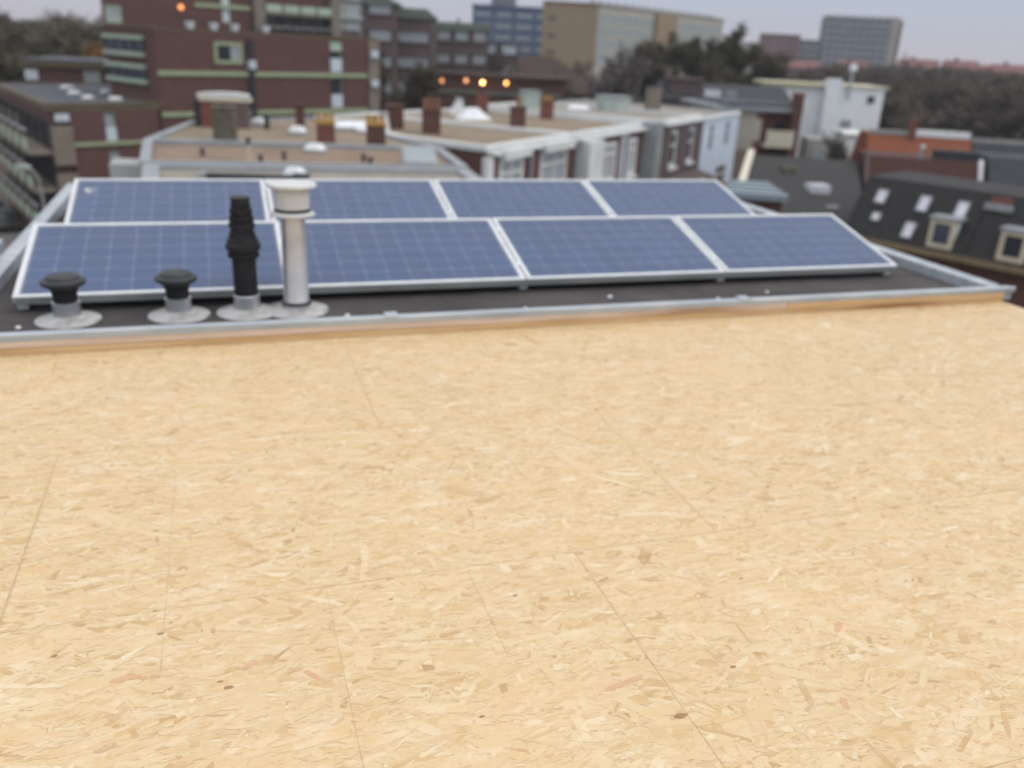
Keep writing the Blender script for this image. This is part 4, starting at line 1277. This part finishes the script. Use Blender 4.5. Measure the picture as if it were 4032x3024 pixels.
def mansard(name, label, x0, x1, f, zg, zt, d, tile_m, wall_m, gut_m, deep=9.0, eave=.35, zb=GZ):
    c_ = f.uv((x0 + x1) / 2, deep / 2)
    t = tthing(name, label, 'building', c_[0], c_[1], zb)
    MB(f).box(x0, x1, .25, deep, zb, zg - .05).build('wall', wall_m, t)
    MB(f).prism([(x0, 0), (x1, 0), (x1, deep), (x0, deep)], zg - .04, zg + .02).build('soffit', gut_m, t)
    r = MB(f)
    r.section_x([(.05, zg + .021), (d, zt), (deep - d, zt), (deep, zg + .021)], x0, x1)
    r.build('roof', tile_m, t)
    MB(f).section_x([(-eave, zg - .22), (-eave, zg + .06), (-eave + .07, zg + .06), (.02, zg - .03), (.02, zg - .22)], x0, x1).build('gutter', gut_m, t)
    return t


def roof_skylight(t, f, x, b, zg, zt, d, w_, h_, m_=skylight_glass):
    k = (zt - zg) / (d - .05)
    L = math.hypot(1, k)
    ny, nz = -k / L, 1 / L
    def pt(x_, s, up):
        y = b + s / L
        return (x_, y + ny * up, zg + .02 + (b - .05) * k + s * k / L + nz * up)
    def slab(x0, x1, s0, s1, u0, u1):
        return ([pt(x0, s0, u0), pt(x1, s0, u0), pt(x1, s1, u0), pt(x0, s1, u0), pt(x0, s0, u1), pt(x1, s0, u1), pt(x1, s1, u1), pt(x0, s1, u1)],
                [(3, 2, 1, 0), (4, 5, 6, 7), (0, 1, 5, 4), (1, 2, 6, 5), (2, 3, 7, 6), (3, 0, 4, 7)])
    fr_ = MB(f)
    T_ = .07
    for q in ((x - w_ / 2, x + w_ / 2, -h_ / 2, -h_ / 2 + T_), (x - w_ / 2, x + w_ / 2, h_ / 2 - T_, h_ / 2),
              (x - w_ / 2, x - w_ / 2 + T_, -h_ / 2 + T_, h_ / 2 - T_), (x + w_ / 2 - T_, x + w_ / 2, -h_ / 2 + T_, h_ / 2 - T_)):
        fr_.add(*slab(*q, -.03, .09))
    o = fr_.build('skylight', zinc, t)
    MB(f).add(*slab(x - w_ / 2 + T_ * .5, x + w_ / 2 - T_ * .5, -h_ / 2 + T_ * .5, h_ / 2 - T_ * .5, -.02, .06)).build('pane', m_, o)
    return o


def dormer(t, f, x0, x1, zg, z0, z1, y0, deep, front_m, side_m, pane_m):
    MB(f).box(x0 + .05, x1 - .05, y0 + .12, y0 + deep, z0, z1 - .02).build('dormer', side_m, t)
    w_ = window(t, f, x0, x1, z0, z1, front_m, pane_m, y=y0 + .115, t=.22, depth=.14)
    MB(f).box(x0 - .12, x1 + .12, y0 - .1, y0 + deep + .1, z1, z1 + .13).build('dormer_roof', zinc, t)


ZG, ZT, DD = -7.45, -4.28, 2.05
m1 = mansard('mansard_house', 'dark tiled mansard house with five small skylights and a cream dormer', -2.3, 4.50, fN, ZG, ZT, DD, dark_tile, brick_brown, wood_olive)
for (x, b, w_, h_) in ((-1.05, 1.42, .62, .85), (1.37, 1.40, .62, .95), (3.39, 1.40, .62, .95), (1.22, .52, .60, .95)):
    roof_skylight(m1, fN, x, b, ZG, ZT, DD, w_, h_)
roof_skylight(m1, fN, -.84, .76, ZG, ZT, DD, .5, .5, dome_mat)
dormer(m1, fN, 2.45, 3.75, ZG, -7.25, -5.75, .12, 1.5, cream_paint, white_wall, pane_blue)
m2 = mansard('mansard_house', 'dark tiled mansard house with a cream dormer at the right picture edge', 4.55, 12.5, fN, ZG, ZT, DD, dark_tile, brick_brown, wood_olive)
dormer(m2, fN, 6.0, 7.3, ZG, -7.25, -5.75, .12, 1.5, cream_paint, cream_paint, pane_dark)
MB(fN).box(4.6, 5.6, 1.62, 2.3, -4.9, -4.45).build('chimney', brick_red, m2)
MB(fN).box(4.45, 5.8, 1.35, 1.6, -5.05, -4.72).build('flashing', zinc, m2)
for x in (-2.0, 4.2, 7.5):
    pass
# side gable and garden plants between
vb = tthing('verge_roof_house', 'house with a dark sloping roof and ivory verge board', 'building', 20, 50, GZ)
vp = [(15.0, 42.5), (22.9, 45.4), (27.6, 60.6), (19.9, 59.3)]
MB(TOWN).prism(vp, GZ, [-7.0, -7.2, -5.3, -5.1]).build('wall', brick_brown, vb)
MB(TOWN).prism(offset_poly(vp, -.25), [-7.0, -7.2, -5.3, -5.1], [-6.75, -6.95, -5.05, -4.85]).build('roof', dark_tile, vb)
pa, pb = Vector((14.75, 42.4, -6.7)), Vector((19.7, 59.5, -4.75))
m = MB(TOWN)
m.add([(pa.x - .35, pa.y, pa.z - .1), (pa.x + .12, pa.y, pa.z - .1), (pb.x + .12, pb.y, pb.z - .1), (pb.x - .35, pb.y, pb.z - .1),
       (pa.x - .35, pa.y, pa.z + .28), (pa.x + .12, pa.y, pa.z + .28), (pb.x + .12, pb.y, pb.z + .28), (pb.x - .35, pb.y, pb.z + .28)],
      [(3, 2, 1, 0), (4, 5, 6, 7), (0, 1, 5, 4), (1, 2, 6, 5), (2, 3, 7, 6), (3, 0, 4, 7)])
m.build('verge_board', ivory, vb)
MB(F(22.0, 51, 10)).box(-.7, .6, -.5, .5, -6.4, -5.6).build('skylight', skylight_glass, vb)
MB(F(21.3, 55.5, 10)).box(-.5, .4, -.4, .4, -5.9, -5.1).build('roof_box', moss_stone, vb)
MB(F(22.0, 48, 10)).box(-.5, .4, -.4, .3, -7.1, -6.45).build('roof_box', zinc, vb)
# sheds with metal roof sheets below the right roof edge
sh = tthing('sheet_roof_shed', 'shed roofed with blue grey metal sheets behind the right roof edge', 'shed', 12.4, 27.5, GZ)
for k in range(4):
    MB(F(10.9 + k * .3, 25.6 + k * .75, -6)).box(-.8, 1.5 - k * .3, 0, .5, -2.95 + k * .02, -2.72 + k * .02).build('roof_sheet', steel_sheet, sh)
MB(F(10.8, 25.8, -6)).box(-.6, 1.5, .1, 3.0, GZ, -2.82).build('wall', brick_brown, sh)

# roofs behind the mansard row
rf_ = mansard('red_roof_house', 'house with an oxblood tiled roof and white roof window behind the mansard', 0, 7.5, F(27.2, 55.9, -8), -8.0, -4.3, 2.1, red_tile, brick_brown, wood_olive, deep=8)
fr2 = F(27.2, 55.9, -8)
roof_skylight(rf_, fr2, 2.5, 1.15, -8.0, -4.3, 2.1, 1.3, 1.25)
MB(fr2).box(4.3, 6.3, .15, .6, -7.1, -6.55).build('roof_light_box', cream_paint, rf_)
for x in (-.05, 7.55):
    MB(fr2).section_x([(.0, -8.1), (.0, -7.85), (2.05, -4.15), (2.2, -4.15), (2.2, -4.4)], x - .14, x + .14).build('verge', white_wall if x > 1 else mauve_brick, rf_)
MB(fr2).box(4.6, 7.4, 2.3, 3.4, -4.32, -3.7).build('ridge_duct', slate_tile, rf_)
MB(fr2).lathe(3.6, 2.4, [(.12, -4.4), (.12, -3.8), (.2, -3.75), (.2, -3.5), (.05, -3.4)], 12).build('vent', galv, rf_)
rr = mansard('red_roof_house', 'oxblood brick house with a white gutter at the right picture edge', 7.9, 17, fr2, -6.2, -3.9, 2.0, slate_tile, red_tile, white_wall, deep=8)
of_ = F(30.6, 65.6, -9)
oh = mansard('orange_roof_house', 'house with a bright orange tiled roof and white ridge strip', 0, 7.9, of_, -6.6, -3.5, 2.4, orange_tile, brick_brown, wood_olive, deep=8)
roof_skylight(oh, of_, 5.9, 1.5, -6.6, -3.5, 2.4, .6, .6)
MB(of_).box(3.4, 7.8, 2.3, 2.9, -3.52, -3.05).build('ridge_strip', white_wall, oh)
MB(of_).box(.2, 3.1, 2.3, 2.9, -3.52, -3.2).build('ridge_strip', concrete_grey, oh)
MB(of_).box(3.1, 3.6, 2.1, 2.8, -4.2, -2.3).build('chimney', brick_red, oh)
od = mansard('slate_roof_house', 'house with a dark slate roof right of the orange roof', 8.0, 20, of_, -6.6, -3.7, 2.4, slate_tile, brick_brown, white_wall, deep=8)
MB(of_).box(8.05, 20, 2.4, 2.8, -3.72, -3.42).build('ridge_strip', concrete_grey, od)

# ================================================================== street: parked cars and a lamp post
def car(label, u, v, deg, paint):
    """x along the car, y across"""
    f = F(u, v, deg)
    t = tthing('parked_car', label, 'car', u, v, GZ, 'cars parked in the street')
    prof = [(-2.05, .30), (-2.1, .62), (-1.95, .86), (-1.35, .92), (-.75, 1.38), (.55, 1.42), (1.25, .98), (1.95, .84), (2.12, .58), (2.08, .30)]
    b = MB(f)
    vs, fs = [], []
    ys = [(-.86, 0), (-.80, 1), (.80, 1), (.86, 0)]
    for (yy, _) in ys:
        for (x, z) in prof:
            k = yy
            if z > .95:
                k = yy * .80
            vs.append((x, k, GZ + z))
    n = len(prof)
    for j in range(3):
        for i in range(n):
            a, b2 = i, (i + 1) % n
            fs.append((j * n + a, j * n + b2, (j + 1) * n + b2, (j + 1) * n + a))
    fs.append(tuple(range(n)))
    fs.append(tuple(reversed(range(3 * n, 4 * n))))
    b.add(vs, fs).build('body', paint, t)
    for s_ in (-1, 1):
        MB(f).prism([(-1.15, s_ * .80), (1.05, s_ * .80), (.5, s_ * .712), (-.68, s_ * .712)], [GZ + .97] * 2 + [GZ + 1.34] * 2, [GZ + .98] * 2 + [GZ + 1.35] * 2).build('side_window', pane_dark, t)
    MB(f).prism([(1.22, -.62), (1.22, .62), (.62, .58), (.62, -.58)], [GZ + 1.015] * 2 + [GZ + 1.385] * 2, [GZ + 1.03] * 2 + [GZ + 1.40] * 2).build('windscreen', pane_dark, t)
    MB(f).prism([(-1.36, -.62), (-1.36, .62), (-.80, .58), (-.80, -.58)], [GZ + .94] * 2 + [GZ + 1.36] * 2, [GZ + .955] * 2 + [GZ + 1.375] * 2).build('rear_window', pane_dark, t)
    for x in (-1.3, 1.3):
        for s_ in (-1, 1):
            o = MB(f).tube((x, s_ * .70, GZ + .31), (x, s_ * .88, GZ + .31), .31, .31, 18).build('wheel', rubber, t)
            MB(f).tube((x, s_ * .86, GZ + .31), (x, s_ * .895, GZ + .31), .19, .19, 12).build('rim', alu, o)
    for s_ in (-1, 1):
        MB(f).box(2.03, 2.13, s_ * .62 - .15, s_ * .62 + .15, GZ + .60, GZ + .76).build('headlight', dome_mat, t)
        MB(f).box(-2.12, -2.03, s_ * .62 - .15, s_ * .62 + .15, GZ + .62, GZ + .80).build('tail_light', brick_red, t)
    return t


car('dark green car parked nearest in the street on the left', -35.6, 58.6, 128, car_dark)
car('silver car parked behind the dark green one', -38.9, 63.0, 128, car_grey)
u_, v_ = -26.4, 48.2
t = tthing('street_lamp', 'pale street lamp post with a curved white head by the brick wing', 'street lamp', u_, v_, GZ)
f = F(u_, v_)
MB(f).tube((0, 0, GZ), (-.25, 0, -8.2), .11, .075, 10).build('pole', concrete_grey, t)
m = MB(f)
pts = [(-.25, -8.2), (-.3, -7.4), (-.5, -6.95), (-.9, -6.72)]
for p, q in zip(pts[:-1], pts[1:]):
    m.tube((p[0], 0, p[1]), (q[0], 0, q[1]), .07, .06, 8)
m.build('arm', concrete_grey, t)
MB(f).section_y([(-1.75, -6.62), (-1.7, -6.74), (-.8, -6.80), (-.7, -6.66), (-.95, -6.52), (-1.5, -6.50)], -.16, .16).build('lamp_head', cyan_sheet, t)

# ================================================================== far buildings
def slab_block(name, label, f, w_, d_, zt, wall_m, roof_m, floors=0, bays=0, win_m=None, frame_m=None, z0=-2.0, fh=3.0, zb=GZ, cat='building', edge=.4):
    c_ = f.uv(w_ / 2, d_ / 2)
    t = tthing(name, label, cat, c_[0], c_[1], zb)
    MB(f).box(0, w_, 0, d_, zb, zt).build('wall', wall_m, t)
    MB(f).box(-.3, w_ + .3, -.3, d_ + .3, zt + .001, zt + edge).build('roof', roof_m, t)
    for k in range(floors):
        for j in range(bays):
            bw = w_ / bays
            window(t, f, j * bw + bw * .08, (j + 1) * bw - bw * .08, z0 + k * fh + fh * .28, z0 + k * fh + fh * .80, frame_m or wall_m, win_m, t=.18, depth=.2)
    return t


t = slab_block('tower_block', 'mauve brick tower with verdigris rounded roof behind the stair bay', F(-20.5, 108, 4), 7.0, 10, 5.6, mauve_brick, grey_green, floors=4, bays=2, win_m=pane_pale, z0=-5.5)
MB(F(-20.5, 108, 4)).section_y([(-.3, 5.98), (-.3, 7.0), (5.2, 7.0), (7.0, 5.98)], -.3, 10.2).build('roof_crest', grey_green, t)
t = slab_block('tower_block', 'mauve brick tower with green rounded corner roof in the middle distance', F(-14.2, 112, 4), 5.0, 9, 4.3, mauve_brick, grey_green, floors=3, bays=1, win_m=pane_pale, z0=-5.5)
MB(F(-14.2, 112, 4)).section_y([(-.3, 4.68), (-.3, 5.5), (4.2, 5.45), (5.2, 4.68)], -.3, 9.2).build('roof_crest', grey_green, t)
fT = F(-10.3, 125, 3)
t = slab_block('tower_block', 'mauve brick block with a green flat roof left of the blue flats', fT, 7.6, 10, 3.4, mauve_brick, grey_green, floors=4, bays=3, win_m=pane_pale, z0=-8.0, edge=.95)
MB(fT).box(3.0, 3.4, 2, 2.4, 4.3, 5.0).build('roof_vent', grey_green, t)
t = slab_block('grey_block', 'grey mauve block with white balconies in front of the blue flats', F(-4.4, 131, 3), 6.0, 9, 1.8, mauve_brick, far_grey, floors=4, bays=2, win_m=pane_milky, z0=-9.5)
# blue flats
fBl = F(-13.7, 262, 2)
bl = slab_block('blue_flats', 'long block of blue flats with pale window bands', fBl, 24, 12, 11.8, blue_panel, blue_panel, edge=.5)
MB(fBl).box(5.2, 12.4, 3, 9, 12.35, 14.6).build('lift_house', far_grey, bl)
for k in range(5):
    for j in range(4):
        window(bl, fBl, .6 + j * 5.9, 5.6 + j * 5.9, -3.0 + k * 3.0, -1.3 + k * 3.0, blue_panel, pale_blue, t=.25, mull=2)
# tan flats
fTn = F(6.7, 231, 2)
tn = slab_block('tan_flats', 'tan brick end block of the long flats', fTn, 13.4, 14, 12.4, brick_tan, brick_tan, edge=.35)
for k in range(4):
    for j in (0, 1):
        window(tn, fTn, .8 + j * 1.2, 1.6 + j * 1.2, -4 + k * 4.0, -2.6 + k * 4.0, brick_tan, pane_dark, t=.12)
fTl = F(20.3, 231, 53)
tl = slab_block('long_flats', 'long flats with pale glazed galleries receding behind the trees', fTl, 72, 12, 12.2, far_pale, concrete_grey, edge=.5)
for k in range(4):
    z = 9.0 - k * 3.1
    for j in range(18):
        if j in (7, 8, 9):
            continue
        window(tl, fTl, j * 4 + .3, j * 4 + 3.7, z - .9, z + 1.5, cyan_sheet, pale_blue, t=.25, mull=1, trans=z)
MB(fTl).box(28.2, 39.8, -1.2, -.02, GZ, 12.0).build('stair_bay', brick_tan, tl)
for j in range(18):
    MB(fTl).box(j * 4 + 1.5, j * 4 + 2.3, 3, 4, 12.71, 13.6).build('roof_vent', concrete_grey, tl)
# far right skyline
slab_block('red_block', 'small dull red block on the skyline', F(109, 420, -10), 17, 14, 12.2, far_red, far_grey, floors=3, bays=4, win_m=far_grey, z0=2)
slab_block('grey_block', 'low grey block beside the red block on the skyline', F(125, 425, -10), 17, 14, 10.5, far_grey, far_grey, floors=2, bays=4, win_m=pale_blue, z0=3)
fSl = F(137, 420, -8)
sl = slab_block('skyline_slab', 'tall grey apartment slab on the right skyline', fSl, 29, 12, 20.6, far_grey, concrete_grey, floors=6, bays=9, win_m=pale_blue, z0=1.5, edge=.6)
for j in range(9):
    MB(fSl).box(1 + j * 3.2, 2.4 + j * 3.2, 3, 5, 21.21, 22.0).build('roof_unit', far_grey, sl)
slab_block('pale_tower', 'slim pale tower end next to the grey apartment slab', F(167, 420, -8), 3.2, 12, 21.6, far_pale, far_pale)
slab_block('thin_tower', 'thin dark stair tower right of the slim pale tower', F(171.2, 424, -8), 2.2, 9, 20.5, mauve_brick, far_grey)
slab_block('pale_block', 'pale low block with columns left of the red block', F(97, 430, -6), 13, 12, 8.0, far_pale, far_grey, floors=2, bays=6, win_m=far_grey, z0=1.0)
for i, (uu, vv, w_, z1) in enumerate(((88, 330, 10, 1.4), (100, 340, 12, 1.8), (116, 330, 10, 2.8), (128, 305, 12, 4.1), (141, 300, 10, 4.4), (150, 310, 14, 3.5), (158, 302, 12, 3.9), (171, 312, 14, 3.5))):
    f = F(uu, vv, -15)
    t = tthing('far_house', 'small far red roofed house, %s of the eight above the wood' % NTH[i], 'building', uu, vv, GZ, 'far red roofed houses on the right skyline')
    MB(f).box(0, w_, 0, 8, GZ, z1 - 2.6).build('wall', mauve_brick, t)
    MB(f).section_x([(-.4, z1 - 2.6), (4, z1), (8.4, z1 - 2.6)], -.3, w_ + .3).build('roof', far_red, t)
    MB(f).box(w_ * .3, w_ * .3 + .9, 3.4, 4.4, z1 - .8, z1 + .8).build('chimney', far_red, t)

# pavilion with lit lamps in the middle distance
fP = F(-14, 146, 0)
pv = tthing('pavilion', 'long low building with a dark brown hipped roof and lit lamps', 'building', 0, 152, GZ)
MB(fP).box(0, 29, 0, 12, GZ, -5.2).build('wall', brick_brown, pv)
MB(fP).add([(-.8, -.8, -5.19), (30, -.8, -5.19), (30, 13, -5.19), (-.8, 13, -5.19), (16.8, 6, .3), (21.2, 6, .3)],
           [(3, 2, 1, 0), (0, 1, 5, 4), (1, 2, 5), (2, 3, 4, 5), (3, 0, 4)]).build('roof', brown_tile, pv)
MB(fP).box(0.5, 17, -2.6, -1.0, -5.6, -5.45).build('canopy', brown_tile, pv)
for k in range(7):
    window(pv, fP, 1 + k * 4, 4 + k * 4, -10, -7, brown_tile, pane_dark, t=.2)
for i, (uu, z, m_, r, lab) in enumerate(((-7.97, -2.94, lamp_glow_faint, .24, 'faint orange lamp farthest left under the brown roof'), (-4.86, -2.75, lamp_glow_soft, .24, 'dim orange lamp left of the brightest lamp'),
                                        (-2.72, -2.90, lamp_glow, .24, 'brightest yellow orange lamp before the low dark canopy'), (.33, -2.81, lamp_glow_mid, .24, 'bright orange lamp right of the brightest lamp'))):
    t = tthing('lit_lamp', lab, 'lamp', uu, 112.0, GZ)
    MB(F(uu, 112.0)).lathe(0, 0, [(r * .3, z - r), (r * .85, z - r * .55), (r, z), (r * .85, z + r * .55), (r * .3, z + r)], 16).build('globe', m_, t, smooth=True)
    MB(F(uu, 112.0)).tube((0, 0, GZ), (0, 0, z - r), .08, .06, 8).build('pole', cap_plastic, t)
fQ = F(-9.5, 113.0, 1)
cb = tthing('canopy_building', 'low dark building with a long canopy behind the lit lamps', 'building', -1, 117, GZ)
MB(fQ).box(0, 17.5, .3, 7, GZ, -2.35).build('wall', brick_brown, cb)
MB(fQ).box(-.4, 17.9, -.3, 7.3, -2.34, -1.95).build('roof', brown_tile, cb)
MB(fQ).box(1.0, 17.0, .02, .28, -4.4, -4.05).build('fascia_band', grey_green, cb)

# ================================================================== trees
def tree_geo(h, spread, seed, twigs=2400, low=.25, dense=1.0):
    """returns branch quads and twig triangles (local coordinates, foot at origin)"""
    rg = random.Random(seed)
    segs = []
    ends = []

    def grow(p, d, L, r, lev):
        n = 3
        for i in range(n):
            q = p + d * (L / n)
            segs.append((p, q, r * (1 - i / n * .45), r * (1 - (i + 1) / n * .45)))
            if lev >= 2:
                ends.append((q, d))
            p = q
            d = (d + Vector((rg.uniform(-.22, .22), rg.uniform(-.22, .22), rg.uniform(-.06, .16)))).normalized()
            if lev < 3 and (lev > 0 or i >= 0):
                for _ in range(2 if lev < 2 else 2):
                    a = rg.uniform(0, 2 * math.pi)
                    side = Vector((math.cos(a), math.sin(a), rg.uniform(-.05, .55)))
                    nd = (d * .55 + side * .85).normalized()
                    grow(p, nd, L * rg.uniform(.48, .72), r * .5, lev + 1)
    grow(Vector((0, 0, 0)), Vector((0, 0, 1)), h * .55, h * .020, 0)
    # fit to the wanted size
    top = max(q.z for _, q, _, _ in segs)
    wid = max(math.hypot(q.x, q.y) for _, q, _, _ in segs)
    sz, sx = h * .94 / top, spread / wid
    S = lambda v: Vector((v.x * sx, v.y * sx, v.z * sz))
    m = MB()
    for p, q, r0, r1 in segs:
        if r0 > h * .0022:
            m.tube(S(p), S(q), r0, r1, 5 if r0 > h * .008 else 3)
    V = []
    ends = [e for e in ends if e[0].z * sz > h * low]
    for _ in range(twigs):
        q, d = rg.choice(ends)
        q = S(q) + Vector((rg.gauss(0, .22), rg.gauss(0, .22), rg.gauss(0, .2))) * spread * .16
        dd = Vector((rg.gauss(0, 1), rg.gauss(0, 1), rg.gauss(.45, .8))).normalized()
        L = h * rg.uniform(.03, .085)
        w_ = h * rg.uniform(.0022, .0058) * dense
        s_ = dd.orthogonal().normalized()
        s_ = (Matrix.Rotation(rg.uniform(0, 3.14), 3, dd) @ s_) * w_
        V += [tuple(q - s_), tuple(q + s_), tuple(q + dd * L)]
    return m, np.array(V)


def tree(label, u, v, h, spread, seed, twig_m, twigs=2400, dense=1.0, name='bare_tree', group=None, low=.25):
    t = tthing(name, label, 'tree', u, v, GZ, group)
    m, V = tree_geo(h, spread, seed, twigs, dense=dense, low=low)
    m.build('trunk', bark, t, local=True)
    poly_mesh('crown', V, 3, twig_m, t)
    return t


tree('dark bare tree in front of the mauve towers', -12.2, 92, 15.2, 4.6, 3, twig_dark, 8000, 1.2)
tree('small bare tree at the right end of the brick block', -8.9, 90, 13.4, 3.4, 4, twig_dark, 6500, 1.2)
tree('bare tree left of the brown hipped roof', -2.5, 128, 14.5, 5.0, 5, twig_plum, 3600, 1.2)
tree('thin grey bare tree in front of the tan flats', 6.0, 120, 13.6, 4.6, 6, twig_grey, 2600, .9)
tree('wide grey bare tree before the pale galleries', 14.6, 118, 16.4, 6.2, 7, twig_grey, 7500, 1.1)
tree('tall dark olive tree at the middle of the long flats', 21.6, 118, 18.2, 6.0, 8, twig_olive, 15000, 1.6, low=.10)
tree('dark olive tree at the right end of the long flats', 29.6, 122, 19.6, 6.2, 9, twig_olive, 15000, 1.6, low=.10)
tree('dark olive tree between the two tall olive trees', 25.6, 112, 15.6, 5.2, 10, twig_olive, 9000, 1.6, low=.10)
tree('low dark tree sloping down towards the red block', 36.6, 126, 16.4, 6.4, 12, twig_dark, 11000, 1.5, low=.10)
tree('orange leaved autumn tree at the left wood edge', -44.6, 92, 13.4, 2.6, 13, twig_orange, 2600, 2.2)
tree('bare street tree behind the terrace roofs', 16.0, 96, 12.0, 4.2, 14, twig_plum, 3400, 1.2)
tree('bare tree in the gardens before the white house', 33.0, 80, 9.2, 3.2, 15, twig_plum, 3600, 1.1)
tree('dark garden shrub tree beside the verge roof house', 28.0, 66, 7.6, 2.6, 16, twig_dark, 3600, 1.4, low=.1)
tree('bare grey tree right of the tall grey slab', 92, 215, 18.2, 6.5, 17, twig_plum, 3400, 1.0)


def woodland(name, label, spots, twig_m, seed0, variants=5, twigs=5200, dense=1.2):
    geos = []
    for k in range(variants):
        m, V = tree_geo(10, 3.6, seed0 + k, twigs, low=.1, dense=dense)
        geos.append((np.array(m.v), m.f, V))
    rg = random.Random(seed0)
    W, TV, TF = [], [], []
    base = 0
    for (u, v, h) in spots:
        bv, bf, tv = geos[rg.randrange(variants)]
        a = rg.uniform(0, 6.28)
        sc = h / 10
        c, s_ = math.cos(a), math.sin(a)
        x, y, z = town(u, v, GZ)
        def xf(P_):
            k = rg.uniform(1.0, 1.5)
            return np.stack([(P_[:, 0] * c - P_[:, 1] * s_) * sc * k + x, (P_[:, 0] * s_ + P_[:, 1] * c) * sc * k + y, P_[:, 2] * sc + z], 1)
        W.append(xf(tv))
        nb_ = xf(bv)
        TV.append(nb_)
        TF += [tuple(i + base for i in q) for q in bf if len(q) == 4]
        base += len(nb_)
    o = poly_mesh(name, np.concatenate(W), 3, twig_m, None)
    tag(o, label, 'wood', kind='stuff')
    me = bpy.data.meshes.new('trunks')
    me.from_pydata(np.concatenate(TV).tolist(), [], TF)
    me.materials.append(bark)
    b = bpy.data.objects.new('trunks', me)
    col.objects.link(b)
    b.parent = o
    b['kind'] = 'stuff'
    return o


rg = random.Random(5)
spots = []
for k in range(60):
    v = rg.uniform(96, 150)
    u = -.46 * v + rg.uniform(-26, 5.5)
    spots.append((u, v, 12.4 + (v - 96) * .035 + rg.uniform(-.4, 3.2)))
woodland('woodland', 'bare brown wood behind the low brick block on the left', spots, twig_dark, 40, dense=1.15)
spots = []
for k in range(170):
    v = 100 + 170 * (k / 190) ** 1.2 + rg.uniform(-6, 6)
    lo_, hi_ = v * .33 + 2, v * .68 + 8
    u = rg.uniform(lo_, hi_)
    d = v + 5
    # crowns stay just under the far skyline
    ang = (u - 3.09) / d
    spots.append((u, v, 13.7 + rg.uniform(-1.5, 1.6) + (v - 130) * .014))
woodland('woodland', 'wide bare brown wood filling the right distance', spots, twig_plum, 60, dense=1.15)
spots = [(rg.uniform(-30, 120), rg.uniform(170, 290), 11 + rg.uniform(0, 3)) for k in range(80)]
woodland('woodland', 'bare trees at the foot of the far flats', spots, twig_dark, 80, variants=4, twigs=1100, dense=2.0)

# ================================================================== thin evening haze over the town
hz = MB(TOWN).box(-900, 900, -400, 1200, GZ - 1.0, 40.0).build('haze', bitumen)
hm = bpy.data.materials.new('evening_haze')
hm.use_nodes = True
hm.node_tree.nodes.clear()
ho = hm.node_tree.nodes.new('ShaderNodeOutputMaterial')
hv = hm.node_tree.nodes.new('ShaderNodeVolumePrincipled')
hv.inputs['Color'].default_value = (0.86, 0.89, 0.95, 1)
hv.inputs['Density'].default_value = 0.00035
hv.inputs['Anisotropy'].default_value = 0.0
hm.node_tree.links.new(hv.outputs[0], ho.inputs['Volume'])
hz.data.materials.clear()
hz.data.materials.append(hm)
tag(hz, kind='stuff')
